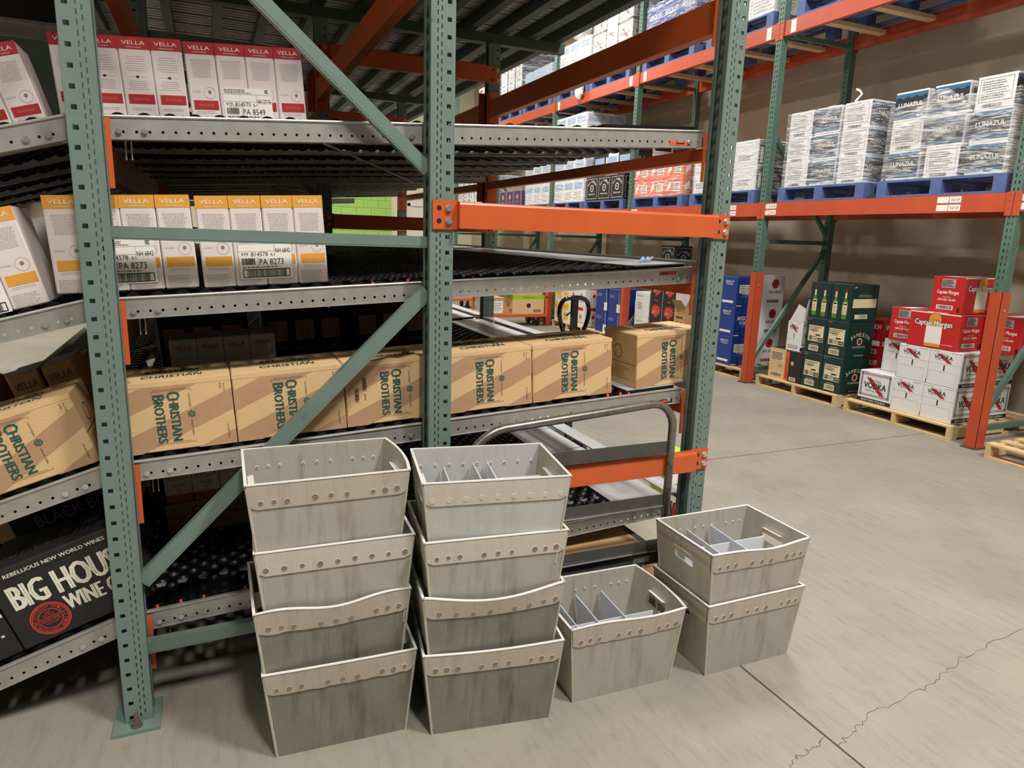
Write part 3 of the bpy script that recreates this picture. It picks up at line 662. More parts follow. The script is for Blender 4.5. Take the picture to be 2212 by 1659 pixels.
for i in range(6):
    ya, yb = RY[i]+.042, RY[i+1]-.042
    bn = ['nearest', 'second', 'third', 'fourth', 'fifth', 'sixth'][i]
    for ln, z0, z1 in (('lower', 1.868, 2.010), ('upper', 3.685, 3.83)):
        for nm, x, sd in (('front', RX0+.005, 1), ('rear', RX1-.005, -1)):
            t = thing('pallet_beam', 'orange %s %s beam in the %s bay of the wall rack' % (nm, ln, bn), 'rack beam', (x, (ya+yb)/2, z0))
            xa, xb = (x, x+.05) if sd > 0 else (x-.05, x)
            mb = MB(); mb.prism([(xa, ya, z0), (xb, ya, z0), (xb, ya, z1), (xa, ya, z1)], (0, yb-ya, 0), 'rack_orange'); mb.build('beam', t)
            for ye, dd in ((ya, -1), (yb, 1)):
                mb = MB(); c0, c1 = (ye-.038, ye+.012) if dd < 0 else (ye-.012, ye+.038)
                xo = RX0-.006 if sd > 0 else RX1+.002
                mb.box(xo, xo+.004, c0, c1, z0-.03, z1+.005, 'rack_orange')
                for q in range(3): mb.cyl((xo-.003 if sd > 0 else xo+.007, (c0+c1)/2, z0+.03+q*.05), (xo, (c0+c1)/2, z0+.03+q*.05), .006, 'rack_orange', 8)
                mb.build('end_plate', t)
            if nm == 'front' and i < 4:
                def lab(yc, zc, txt, wd=.10, hh=.05):
                    mb = MB(); f = Face(mb, (x-.0015, yc+wd/2, zc-hh/2), (0, -1, 0), (0, 0, 1), wd, hh); f.rect(0, 0, wd, hh, 'print_white', 0)
                    if txt: f.text(txt, wd*.18, hh*.28, wd*.66, hh*.42, 'ink')
                    mb.build('location_label', t)
                if ln == 'lower' and i == 0: pass
                if ln == 'lower':
                    for yc, tx in ((ya+.42, 'E-01-29'), (yb-.12, 'E-01-28')):
                        lab(yc, (z0+z1)/2+.032, tx); lab(yc, (z0+z1)/2-.032, 'E-01-30' if yc < ya+1 else 'E-01-27'); lab(yc+.105, (z0+z1)/2+.032, ''); lab(yc+.105, (z0+z1)/2-.032, '')
                else:
                    lab(yb-.14, (z0+z1)/2+.03, '', .07, .06); lab(yb-.14, (z0+z1)/2-.032, '', .07, .06); lab(ya+.12, (z0+z1)/2+.03, '', .07, .06); lab(ya+.12, (z0+z1)/2-.032, '', .07, .06)
            if nm == 'front' and i < 5 and ln == 'upper':
                for q, yy in enumerate((ya+.35, ya+.9, yb-.9, yb-.35)):
                    o = MB(); o.box(RX0+.055, RX1-.055, yy-.045, yy+.045, z1-.075, z1-.035, 'pallet_wood')
                    tag(o.build('support_bar'), 'timber support bar across the upper beams, %s bay of the wall rack' % bn, 'support bar', 'support bars %s bay' % bn)
# ------------------------------------------------------------------ corrugated totes
Wb, Db, Wt, Dt, HT = .391, .297, .450, .334, .296
def tote(name, pose, body, band, label, warp=None, endb=0., seed=0, jag=True, rivets=9, dividers=None, rcol='rivet'):
    x, y, z, a = pose; mw = Tr(x, y, z) @ Matrix.Rotation(a, 4, 'Z')
    t = thing('tote', label, 'tote', group=None, mw=mw); rnd = random.Random(seed); th = .0045
    warp = warp or (lambda s: (0, 0))
    def pt(side, s, v, off):   # side walls: 0 front(-y) 1 back 2 left(-x) 3 right; s along wall, v height 0..1, off inward
        w_ = Wb+(Wt-Wb)*v-2*off*(side > 1 or 1); d_ = Db+(Dt-Db)*v-2*off
        if side == 0:
            dz, dy = warp(s); k = max(0, (v-.5)*2)**1.5; return Vector((-w_/2+w_*s, -d_/2-dy*k, HT*v+dz*k))
        if side == 1: return Vector((w_/2-w_*s, d_/2, HT*v))
        bl = endb*4*s*(1-s)*max(0, v-.2)
        if side == 2: return Vector((-w_/2, d_/2-d_*s, HT*v))
        return Vector((w_/2+bl, -d_/2+d_*s, HT*v))
    for side, nm in ((0, 'long_panel'), (1, 'long_panel'), (2, 'end_panel'), (3, 'end_panel')):
        mb = MB(mw); mname = body if side < 2 else 'tote_end'
        ss = [i/12 for i in range(13)] if side < 2 else [0, .15, .33, .42, .5, .58, .67, .85, 1]
        vs_ = [0, .15, .3, .45, .6, .66, .70, .80, .85, .93, 1.0]
        for off, fl in ((0, 0), (th, 1)):
            g = [[pt(side, s, v, off) for s in ss] for v in vs_]; vv = [p for r in g for p in r]; n = len(ss); fs = []
            for j in range(len(vs_)-1):
                for i in range(n-1):
                    if side > 1 and .33 <= ss[i] < .67 and .66 <= vs_[j] < .80: continue
                    q = (j*n+i, j*n+i+1, (j+1)*n+i+1, (j+1)*n+i); fs.append(q[::-1] if fl else q)
            mb.add(vv, fs, mname)
        if side > 1:
            for (sa, va), (sb, vb) in (((.33, .66), (.67, .66)), ((.33, .80), (.67, .80)), ((.33, .66), (.33, .80)), ((.67, .66), (.67, .80))):
                mb.add([pt(side, sa, va, 0), pt(side, sb, vb, 0), pt(side, sb, vb, th), pt(side, sa, va, th)], [(0, 1, 2, 3)], 'tote_rim')
        mb.build(nm, t, smooth=False)
        # folded band
        mb = MB(mw); o1 = -.0042; hb = .074/HT
        n = 24; sb_ = [i/n for i in range(n+1)]; low = [1-hb+(rnd.uniform(-.006, .009) if jag and side < 2 else 0) for _ in sb_]
        if side < 2: low[0] = low[-1] = 1-hb+.03
        e0, e1 = (.012, .988) if side < 2 else (.03, .97)
        S_ = lambda s: e0+(e1-e0)*s
        A = [pt(side, S_(s), l, o1) for s, l in zip(sb_, low)]; B = [pt(side, S_(s), .985, o1) for s in sb_]; A2 = [pt(side, S_(s), l, -.0008) for s, l in zip(sb_, low)]
        N_ = n+1; mb.add(A+B, [(i, i+1, N_+i+1, N_+i) for i in range(n)], band); mb.add(A+A2, [(i+1, i, N_+i, N_+i+1) for i in range(n)], 'tote_rim')
        bd = mb.build('folded_band', t)
        # rim
        mb = MB(mw); N_ = len(sb_)
        a0 = [pt(side, s, 1.0, o1) for s in sb_]; a1 = [pt(side, s, 1.0, th-.0005) for s in sb_]; dz = Vector((0, 0, .0012)); lo = Vector((0, 0, -.0022))
        mb.add([p+lo for p in a0]+[p+dz for p in a0]+[p+dz for p in a1]+[p+lo for p in a1],
               [f for i in range(n) for f in ((i, i+1, N_+i+1, N_+i), (N_+i, N_+i+1, 2*N_+i+1, 2*N_+i), (2*N_+i, 2*N_+i+1, 3*N_+i+1, 3*N_+i))], 'tote_rim')
        mb.build('rim', t)
        if side < 2:
            ps = [.07, .15, .23, .40, .50, .60, .77, .85, .93] if rivets == 9 else [.05+.9*i/8 for i in range(9)] if rivets == 8 else [.10, .22, .34, .46, .64, .75, .86, .95]
            for s in ps:
                mb = MB(mw); c = pt(side, s, 1-.185+rnd.uniform(-.006, .006), 0); nrm = Vector((0, -1 if side == 0 else 1, .0)); 
                rr_ = .0082+rnd.uniform(-.0018, .0010); mb.cyl(c, c+nrm*.0049, rr_, rcol, 14); mb.cyl(c+nrm*.0046, c+nrm*.0056, rr_+.0012, 'tote_rim', 14, rr_+.0006, cap=False)  # pale ring paints a highlight round each rivet
                if side == 0: mb.build('rivet', bd)
                else:
                    c2 = pt(side, s, .80, th); mb.cyl(c2, c2-nrm*.003, .0055, 'tote_rim', 10); mb.cyl(c2-nrm*.003, c2-nrm*.0034, .0035, 'ink_grey', 8); mb.build('rivet', bd)
        else:
            mb = MB(mw); c = pt(side, .5, .80, 0); sg = -1 if side == 2 else 1
            mb.prism([c+Vector((sg*.006, -.052, .004)), c+Vector((sg*.006, .052, .004)), c+Vector((-sg*.02, .046, .012)), c+Vector((-sg*.02, -.046, .012))], (0, 0, .003), 'tote_rim'); mb.build('handle_flap', t)
    for sx in (-1, 1):      # corner posts where the panels fold
        for sy in (-1, 1):
            mb = MB(mw); p0 = Vector((sx*Wb/2, sy*Db/2, 0)); p1 = Vector((sx*(Wt/2), sy*(Dt/2), HT*.99))
            mb.cyl(p0, p1, .0038, 'tote_end', 8); mb.cyl(p1+Vector((0, 0, -.004)), p1+Vector((0, 0, .004)), .0048, 'worn_tube', 8); mb.build('corner_fold', t)
    mb = MB(mw); mb.box(-Wb/2, Wb/2, -Db/2, Db/2, .002, .006, body); mb.build('bottom', t)
    if dividers:
        h = .17
        for (kind, p, tilt, z1) in dividers:
            mb = MB(mw)
            if kind == 'x': mb.prism([(-.19, p, .01), (.19, p, .01), (.195, p+tilt, z1), (-.195, p-tilt, z1)], (0, .004, 0), 'tote_divider')
            else: mb.prism([(p, -.14, .01), (p, .14, .01), (p+tilt, .145, z1+.01), (p+tilt, -.145, z1-.004)], (.004, 0, 0), 'tote_divider')
            mb.build('divider', t)
    return t
import math as _m
bump = lambda c, wd, h: (lambda s: h*_m.exp(-((s-c)/wd)**2))
tote('tote', (.611, -.168, 0, -.055), 'tote_dirty', 'tote_band', 'dirty ribbed tote standing on the floor at the bottom of the left stack of four', warp=lambda s: (.006*sin(pi*s), .012*sin(pi*s)), seed=1)
tote('tote', (.588, -.163, .202, -.007), 'tote_dirty', 'tote_band', 'ribbed tote with a wavy rim, second from the floor in the left stack', warp=lambda s: (.007*sin(3*pi*s)-.004*sin(pi*s), .012*sin(pi*s)), seed=2)
tote('tote', (.603, -.165, .383, -.041), 'tote_mid', 'tote_band_clean', 'smooth-sided tote with a straight band, third from the floor in the left stack', seed=3, jag=False, rivets=8)
tote('tote', (.585, -.167, .587, -.019), 'tote_mid', 'tote_band', 'empty open tote on top of the left stack of four', endb=.022, seed=4, jag=False)
tote('tote', (1.087, -.266, 0, -.160), 'tote_dirty', 'tote_band', 'dirty tote standing on the floor at the bottom of the right stack of four', warp=lambda s: (-.004*sin(pi*s), .006*sin(pi*s)), seed=5, jag=False)
tote('tote', (1.080, -.264, .377, -.118), 'tote_mid', 'tote_band_clean', 'yellowed tote with a notched band, third from the floor in the right stack of four', seed=7, jag=False)
tote('tote', (1.076, -.263, .200, -.118), 'tote_dirty', 'tote_band', 'grimy tote with a sagging front rim, second from the floor in the right stack', warp=lambda s: (-.026*sin(pi*s)**1.2, .012*sin(pi*s)), seed=6, jag=False, rivets=7)
tote('tote', (1.083, -.266, .559, -.165), 'tote_clean', 'tote_band_clean', 'cleanest white tote with dividers on top of the right stack of four', seed=8, jag=False, rivets=8,
     dividers=[('y', -.13, .01, .225), ('y', .0, -.02, .235), ('y', .06, -.03, .235), ('x', .03, .01, .225)], rcol='tote_band_clean')
tote('tote', (1.566, -.264, 0, -.031), 'tote_mid', 'tote_band', 'single divided tote standing alone on the floor in front of the cart', endb=.02, seed=9, warp=lambda s: (-.003*sin(pi*s)+.006*sin(2*pi*s), .004),
     dividers=[('x', -.02, .0, .205), ('y', -.13, .0, .205), ('y', -.02, -.03, .215), ('y', .08, -.02, .215)])
tote('tote', (2.092, -.302, 0, -.002), 'tote_mid', 'tote_band', 'lower tote of the pair standing rightmost on the floor', seed=10, jag=False)
tote('tote', (2.086, -.303, .199, -.004), 'tote_mid', 'tote_band', 'divided tote on top of the rightmost pair', seed=11, warp=lambda s: (-.014*_m.exp(-((s-.62)/.25)**2), .004*sin(pi*s)),
     dividers=[('x', .02, .0, .225), ('y', -.05, -.05, .235), ('y', .06, -.04, .235)])
# ------------------------------------------------------------------ platform cart
t = thing('platform_cart', 'dark steel platform cart with worn tubular hoop handle pushed under the rack', 'cart', (1.52, .5, 0))
R_ = .0165; hy = -.052; zl, zt, xl, xr, rr = .25, .945, 1.085, 1.962, .17
pts = [(xl, hy, zl), (xl, hy, zt-.04-rr)]+[(xl+rr-cos(a)*rr, hy, zt-.05-rr+sin(a)*rr) for a in [pi/2*i/10 for i in range(1, 11)]]+[(xr-rr*.6+sin(a)*rr*.6, hy, zt-.005-rr*.6+cos(a)*rr*.6) for a in [pi/2*i/10 for i in range(0, 11)]]+[(xr, hy, zl)]
mb = MB(); mb.tube(pts, R_, 'worn_tube', 14); mb.build('hoop_handle', t, smooth=True)
for z in (.757, .532, .338):
    mb = MB(); mb.prism([(xl+.012, hy+.006, z-.024), (xr-.012, hy+.006, z-.024), (xr-.012, hy+.006, z+.024), (xl+.012, hy+.006, z+.024)], (0, -.004, 0), 'dark_steel'); mb.box(xl+.012, xr-.012, hy-.004, hy+.012, z-.0265, z-.0235, 'bright_steel' if z < .6 else 'dark_steel'); mb.build('crossbar', t)
mb = MB(); mb.box(xl-.0, xr+.0, hy+.018, hy+.055, .245, .30, 'dark_steel'); mb.box(xl-.0, xr+.0, 1.15, 1.187, .245, .30, 'dark_steel'); mb.box(xl-.0, xl+.035, hy+.055, 1.15, .245, .30, 'dark_steel'); mb.box(xr-.035, xr, hy+.055, 1.15, .245, .30, 'dark_steel'); mb.build('deck_frame', t)
for i in range(5):
    mb = MB(); a = hy+.058+i*.218; mb.box(xl+.036, xr-.036, a, a+.21, .285, .303, 'deck_wood'); mb.build('deck_board', t)
mb = MB(); mb.box(xr-.13, xr-.05, hy+.014, hy+.0185, .262, .286, 'galvanized'); mb.build('name_plate', t)
for cx, cyy in ((xl+.08, hy+.1), (xr-.08, hy+.1), (xl+.08, 1.05), (xr-.08, 1.05)):
    mb = MB(); mb.box(cx-.04, cx+.04, cyy-.04, cyy+.04, .235, .245, 'dark_steel'); mb.box(cx-.03, cx-.025, cyy-.03, cyy+.03, .09, .236, 'dark_steel'); mb.box(cx+.025, cx+.03, cyy-.03, cyy+.03, .09, .236, 'dark_steel'); c_ = mb.build('caster', t)
    mb = MB(); mb.cyl((cx-.02, cyy, .08), (cx+.02, cyy, .08), .08, 'black_rubber', 20); mb.build('caster_wheel', c_)
def board(name, x0, x1, y0, y1, z0, z1, label, m='pallet_wood'):
    mb = MB(); mb.box(x0, x1, y0, y1, z0, z1, m); return tag(mb.build(name), label, 'board')
board('plank', 1.99, 2.10, .12, .9, 0, .16, 'loose light timber block on the floor beside post and cart', 'deck_wood')
# bag behind the right post
t = MB(); 
for i in range(7):
    a = i/6*pi; 
t.hexa([(2.86, 1.15, 0), (3.03, 1.15, 0), (3.03, 1.3, 0), (2.86, 1.3, 0), (2.88, 1.17, .25), (3.01, 1.17, .27), (3.01, 1.28, .27), (2.88, 1.28, .25)], 'bag_green')
f = Face(t, (2.87, 1.147, .03), (1, 0, 0), (.0, .12, 1), .2, .22); f.rect(.01, .03, .15, .2, 'print_white'); f.text('ASTERS &', .02, .12, .12, .04, 'lime_print', 2)
o = t.build('bag'); bv = o.modifiers.new('soft', 'BEVEL'); bv.width = .02; bv.segments = 3; tag(o, 'lime green printed bag standing on the floor behind the orange beam', 'bag')
# ------------------------------------------------------------------ cartons on the flow rack
VW, VD, VH = .093, .19, .277
def vella_print(main, line, txt, heart):
    def fn(f):
        w, h = f.w, f.h
        f.rect(0, h*.865, w, h, main); f.text('VELLA', w*.14, h*.915, w*.72, h*.042, 'print_white', 2); f.text('VINEYARDS', w*.26, h*.882, w*.48, h*.012, 'print_white', 2); f.text('PETER', w*.40, h*.968, w*.2, h*.008, line, 2)
        if heart:
            f.lines(w*.15, h*.62, w*.85, h*.80, 7, 'ink_lightgrey', seed=3, fill=.22, centre=True); f.disc(w*.5, h*.565, w*.06, 'ink', n=12, ry=h*.013); f.rect(w*.2, h*.564, w*.42, h*.566, 'ink_lightgrey'); f.rect(w*.58, h*.564, w*.8, h*.566, 'ink_lightgrey')
            f.lines(w*.15, h*.42, w*.85, h*.53, 5, 'ink_lightgrey', seed=4, fill=.25, centre=True); lb, lt_ = .265, .375
        else:
            f.lines(w*.12, h*.60, w*.88, h*.81, 14, 'ink_lightgrey', seed=5, fill=.32, centre=True); f.text('Joe Green', w*.12, h*.425, w*.28, h*.03, 'ink_lightgrey'); f.ring(w*.70, h*.43, w*.20, w*.012, 'ink_lightgrey'); f.disc(w*.70, h*.44, w*.06, 'ink_grey', n=8, ry=h*.022)
            lb, lt_ = .235, .345
        f.rect(w*.12, h*lb, w*.95, h*lt_, line); f.rect(w*.135, h*(lb+.005), w*.95, h*(lt_-.005), main, 2); f.text(txt, w*.28, h*(lb+.04), w*.52, h*.026, line, 3)
        f.lines(w*.12, h*.19, w*.9, h*.225, 2, 'ink_lightgrey', seed=8, fill=.3, centre=True)
        if not heart: f.lines(w*.10, h*.02, w*.9, h*.15, 7, 'ink_lightgrey', seed=9, fill=.5)
        else: f.text('Joe Green', w*.3, h*.12, w*.36, h*.03, 'ink_lightgrey')
    return fn
def grey_print(f):
    w, h = f.w, f.h; f.text('VELLA', w*.16, h*.86, w*.66, h*.06, 'vella_red' , 2); f.text('VINEYARDS', w*.3, h*.82, w*.4, h*.014, 'ink_grey', 2); f.lines(w*.15, h*.3, w*.85, h*.76, 16, 'ink_lightgrey', seed=5, fill=.3, centre=True)
def brown_print(f):
    w, h = f.w, f.h; f.text('VELLA', w*.12, h*.80, w*.76, h*.09, 'ink_brown', 2); f.text('VINEYARDS', w*.28, h*.75, w*.44, h*.02, 'ink_brown', 2); f.lines(w*.1, h*.5, w*.9, h*.66, 4, 'kraft_dark', seed=5, fill=.3, centre=True)
vtop = lambda m: (lambda f: f.rect(0, 0, f.w, f.h, m))
V_ = {'red': carton('vella_red_box', VW, VD, VH, 'vella_white', {'front': vella_print('vella_red', 'vella_red_line', 'DELICIOUS RED', False), 'top': vtop('vella_red')}),
      'heart': carton('vella_red_heart_box', VW, VD, VH, 'vella_white', {'front': vella_print('vella_red', 'vella_red_line', 'DELICIOUS RED', True), 'top': vtop('vella_red')}),
      'gold': carton('vella_gold_box', VW, VD, VH, 'vella_white', {'front': vella_print('vella_gold', 'vella_gold_line', 'CRISP WHITE', False), 'top': vtop('vella_gold')}),
      'grey': carton('vella_grey_box', VW, VD, VH, 'vella_grey', {'front': grey_print}), 'brown': carton('vella_brown_box', VW, VD, VH, 'kraft_plain', {'front': brown_print, 'top': vtop('carton_white')})}
SL = {}
def ship_label(key, num, nh, pa):
    if key not in SL:
        mb = MB(); w, h = .158, .128; f = Face(mb, (0, 0, 0), (1, 0, 0), (0, 0, 1), w, h); f.rect(0, 0, w, h, 'print_white', 0)
        f.rect(0, h*.66, w, h*.665, 'ink_grey'); f.rect(0, h*.84, w, h*.845, 'ink_grey'); f.rect(w*.68, h*.62, w*.685, h*.84, 'ink_grey')
        f.lines(w*.03, h*.86, w*.6, h*.98, 3, 'ink_grey', seed=1, fill=.6); f.lines(w*.86, h*.88, w*.95, h*.98, 5, 'ink', seed=2, fill=.6)
        f.text('979', w*.05, h*.56, w*.13, h*.07, 'ink'); f.text(num, w*.23, h*.545, w*.32, h*.10, 'ink'); f.text('51', w*.6, h*.545, w*.08, h*.06, 'ink'); f.text(nh, w*.70, h*.62, w*.28, h*.11, 'ink')
        f.barcode(w*.05, h*.34, w*.3, h*.50, 26, 'ink', seed=1); f.text(pa, w*.38, h*.33, w*.46, h*.15, 'ink'); f.rect(w*.35, h*.3, w*.355, h*.52, 'ink'); f.lines(w*.05, h*.26, w*.92, h*.30, 1, 'ink_grey', seed=3, fill=.8)
        f.frame(w*.05, h*.03, w*.95, h*.23, h*.018, 'ink', 2); f.barcode(w*.12, h*.03, w*.88, h*.23, 60, 'ink', seed=4)
        SL[key] = mb.mesh('shipping_label')
    return SL[key]
def trayT(level, X, y):     # frame standing on the tray at world X (left or right part of the tray)
    ln, z0, sl = LEV[level]
    if X > -.03: return Tr(X, y, z0+sl*(X-.05)+.0125) @ Matrix.Rotation(-atan(sl), 4, 'Y')
    z = z0-.085*sl+PS[level]*(X+.035); return Tr(X, y, z+.0125) @ Matrix.Rotation(-atan(PS[level]), 4, 'Y')
def vpack(kind, level, X, yf, label, lab=None, n=4, gap=.0016, jit=.002, group=None, flat=False):
    """X = lower left corner of the pack, yf = front face"""
    mw = trayT(level, X, yf)
    if flat: sl = LEV[level][2]; mw = Tr(X, yf, LEV[level][1]+sl*(X-.05)+.016) @ Matrix.Rotation(-atan(sl), 4, 'Y')
    t = thing('wine_pack', label, 'wine boxes', mw=mw, group=group)
    rnd = random.Random(int(X*1000)+level)
    for i in range(n): pinst(V_[kind], 'wine_box', t, Tr(VW/2+i*(VW+gap), VD/2+rnd.uniform(0, jit), 0) @ Matrix.Rotation(rnd.uniform(-.004, .004), 4, 'Z'))
    if lab: pinst(ship_label(*lab[:4]), 'shipping_label', t, Tr(lab[4], -.0012, lab[5]))
    return t
y1_ = .48
vpack('red', 0, .278, y1_, 'pack of four red-topped wine boxes with a shipping label on the top shelf', ('r', '814575', 'NH 27176', 'PA 8549', .105, .010))
vpack('heart', 0, -.105, y1_, 'pack of red-topped wine boxes half hidden behind the left post on the top shelf', flat=True)
t = vpack('red', 0, -.115-.38, y1_, 'red-topped wine pack leaning on the sloped front end of the top shelf')
LBL = ('g', '814578', 'NH 6842', 'PA 8273')
vpack('gold', 1, .284, .13, 'pack of four gold-topped wine boxes with a full shipping label on the second shelf', LBL+(.108, .022))
vpack('gold', 1, -.107, .13, 'gold-topped wine pack with its label half hidden by the left post, second shelf', LBL+(.108, .022), flat=True)
vpack('gold', 1, -.112-.379, .13, 'gold-topped wine pack leaning on the sloped front end of the second shelf', LBL+(.125, .0))
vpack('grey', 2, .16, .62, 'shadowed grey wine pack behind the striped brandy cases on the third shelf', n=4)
vpack('brown', 2, -.50, .50, 'brown wine pack with white flaps behind the leaning striped case, left of the post', n=2, gap=.012)
vpack('brown', 2, -.26, .50, 'brown wine pack next to the left post, behind the leaning striped case', n=2, gap=.012)
fr_ = lambda f: (f.rect(0, f.h*.85, f.w, f.h, 'franzia_cream'), f.text('FRANZIA', f.w*.05, f.h*.88, f.w*.5, f.h*.06, 'ink_brown', 2))
def flower(f, x, y, r, m):
    f.ring(x, y, r*.72, r*.16, m, 2, 16); f.disc(x, y, r*.42, m, 2, 12); f.text('CB', x-r*.22, y-r*.15, r*.44, r*.3, 'kraft', 3)
    for k in range(8): f.disc(x+cos(k*pi/4)*r*.82, y+sin(k*pi/4)*r*.82, r*.2, m, 2, 6)
def cb_print(full):
    def fn(f):
        w, h = f.w, f.h; p = h*.30
        for k in range(-4, 6):
            y0 = k*p*2-.14*h; f.poly([(0, y0), (w, y0+w*.42), (w, y0+w*.42+p), (0, y0+p)], 'kraft_dark', 1)
        f.rect(0, h*.93, w, h, 'kraft', 1.5)
        def T(s, x, y, L_, hh, m='ink_green', b=0): f.text(s, x, y, L_, hh, m, 3, -pi/2, bold=b)   # reads downward
        T('HRISTIAN', w*.473, h*.742, h*.60, w*.078, b=.0011); T('ROTHERS', w*.353, h*.712, h*.58, w*.078, b=.0011)
        T('C', w*.462, h*.84, h*.085, w*.104, b=.0012); T('B', w*.350, h*.81, h*.085, w*.092, b=.0012)
        f.text('the', w*.505, h*.80, w*.022, h*.025, 'cm_gold', 4, -pi/2); f.rect(w*.450, h*.17, w*.4515, h*.70, 'cm_gold', 2)
        T('VINTNERS', w*.635, h*.80, h*.20, w*.014, 'ink_brown'); flower(f, w*.645, h*.50, w*.035, 'ink_green'); T('SINCE 1882', w*.635, h*.42, h*.22, w*.014, 'ink_brown')
        for a, b in ((.86, .88), (.10, .12)):
            f.rect(w*.34, h*a, w*.66, h*a+.0008, 'ink_brown', 2); f.rect(w*.36, h*b, w*.62, h*b+.0008, 'ink_brown', 2)
        f.rect(w*.34, h*.86, w*.342, h*.83, 'ink_brown', 2); f.rect(w*.34, h*.10, w*.342, h*.13, 'ink_brown', 2); f.rect(w*.658, h*.83, w*.66, h*.86, 'ink_brown', 2); f.rect(w*.658, h*.10, w*.66, h*.13, 'ink_brown', 2)
        T('6 x 1.5L', w*.93, h*.90, h*.13, w*.016, 'ink_brown'); T('8 WL', w*.90, h*.90, h*.08, w*.016, 'ink_brown'); T('CB VINEYARDS', w*.93, h*.30, h*.22, w*.014, 'ink_brown')
        if full: f.barcode(w*.17, h*.55, w*.21, h*.75, 24, 'ink_brown', 3, vert=True); f.barcode(w*.09, h*.38, w*.13, h*.6, 24, 'ink_brown', 3, vert=True, seed=2); f.text('4792', w*.18, h*.5, h*.1, w*.02, 'ink_brown', 3, -pi/2)
    return fn
def cb_top(f):
    w, h = f.w, f.h; f.rect(0, h*.495, w, h*.505, 'seam_dark'); f.text('CHRISTIAN', w*.26, h*.22, w*.5, h*.16, 'ink_green', 2, bold=.0006); f.text('BROTHERS', w*.28, h*.56, w*.46, h*.16, 'ink_green', 2, bold=.0006); f.ring(w*.7, h*.44, w*.04, .004, 'ink_green', 2); f.rect(w*.02, h*.47, w*.2, h*.53, 'tape', 3)
def cb_side(f): f.ring(f.w*.45, f.h*.62, .03, .003, 'ink_brown', 2); f.lines(f.w*.2, f.h*.1, f.w*.8, f.h*.35, 5, 'ink_brown', seed=2, fill=.2); f.rect(0, f.h*.42, f.w, f.h*.43, 'seam_dark', 2)
cream_box = None
CBW, CBD, CBH = .352, .245, .226
CB = [carton('cb_case_%d' % k, CBW, CBD, CBH, 'kraft', {'front+back': cb_print(k), 'top': cb_top, 'left+right': cb_side}) for k in (0, 1)]
def case(me, level, X, yf, W, D, label, cat='carton', group=None, name='case', yaw=0):
    T = trayT(level, X, yf) @ Tr(0, 0, .003 if yaw else 0); return inst(me, name, T @ Tr(W/2, D/2, 0) @ Matrix.Rotation(yaw, 4, 'Z'), label, cat, group)
for k, (X, lb) in enumerate([(.003, 'striped kraft brandy case just right of the left post on the third shelf'), (.3575, 'striped kraft brandy case crossed by the green diagonal brace'), (.7125, 'striped kraft brandy case with printed barcodes left of the middle post'),
              (1.067, 'striped kraft brandy case just right of the middle post'), (1.4225, 'striped kraft brandy case at the right end of the unbroken row'), (1.885, 'striped kraft brandy case standing apart beside the right post, its top sunlit')]):
    case(CB[1 if k == 2 else 0], 2, X, .118, CBW, CBD, lb, yaw=.03 if k == 5 else 0)
case(carton('cream_wine_case', .34, .20, .30, 'vella_white', {'front': fr_, 'top': lambda f: f.rect(0, 0, f.w, f.h, 'carton_white')}), 1, -.42, .55, .34, .20, 'cream topped wine case glimpsed behind the leaning gold-topped pack')
case(CB[0], 2, -.038-.352*.955, .118, CBW, CBD, 'striped kraft brandy case leaning down the sloped end of the third shelf')
# house wine cases
def bh_front(f):
    w, h = f.w, f.h; f.rect(0, h*.86, w, h*.864, 'black_carton_dark', 2)
    f.text('REBELLIOUS NEW WORLD WINES', w*.13, h*.885, w*.76, h*.045, 'bh_cream', 2, bold=.0004)
    f.text('BIG HOUSE', w*.10, h*.48, w*.89, h*.295, 'bh_cream', 2, bold=.0038); f.text('WINE CO.', w*.42, h*.25, w*.52, h*.19, 'bh_cream', 2, bold=.0022)
    cx, cy_, r = w*.275, h*.25, h*.20
    f.disc(cx, cy_, r, 'bh_red', 3, 36); f.disc(cx, cy_, r*.94, 'black_carton', 4, 36); f.ring(cx, cy_, r*.90, r*.04, 'bh_red', 5, 36); f.ring(cx, cy_, r*.62, r*.04, 'bh_red', 5, 36)
    f.arc('BOOTLEGGERS SERIES', cx, cy_, r*.69, r*.15, radians(160), radians(20), 'bh_red', 6); f.arc('BOOTLEGGERS SERIES', cx, cy_, r*.83, r*.15, radians(200), radians(340), 'bh_red', 6, flip=True)
    f.rect(cx-r*.9, cy_-r*.14, cx+r*.9, cy_+r*.14, 'bh_red', 6); f.rect(cx-r*.86, cy_-r*.11, cx+r*.86, cy_+r*.11, 'black_carton', 7); f.text('BIG HOUSE WINE CO.', cx-r*.8, cy_-r*.07, r*1.6, r*.14, 'bh_red', 8)
    f.text('1929', cx-r*.14, cy_+r*.38, r*.28, r*.10, 'bh_red', 6); f.text('EDITION', cx-r*.26, cy_+r*.22, r*.52, r*.10, 'bh_red', 6); f.text('CENTRAL SERIES', cx-r*.34, cy_-r*.30, r*.68, r*.07, 'bh_red', 6)
def bh_top(f): f.text('BIG HOUSE WINE', f.w*.05, f.h*.25, f.w*.85, f.h*.28, 'dark_steel', 2, shear=.25, bold=.001); f.rect(0, f.h*.6, f.w, f.h*.61, 'black_carton_dark')
BH = carton('house_wine_case', .375, .26, .275, 'black_carton', {'front': bh_front, 'top': bh_top})
case(BH, 3, -.288, .118, .375, .26, 'black house wine case with cream lettering leaning at lower left'); case(BH, 3, -.288-.378*.952, .118, .375, .26, 'black house wine case mostly cut off by the left edge of the photo')
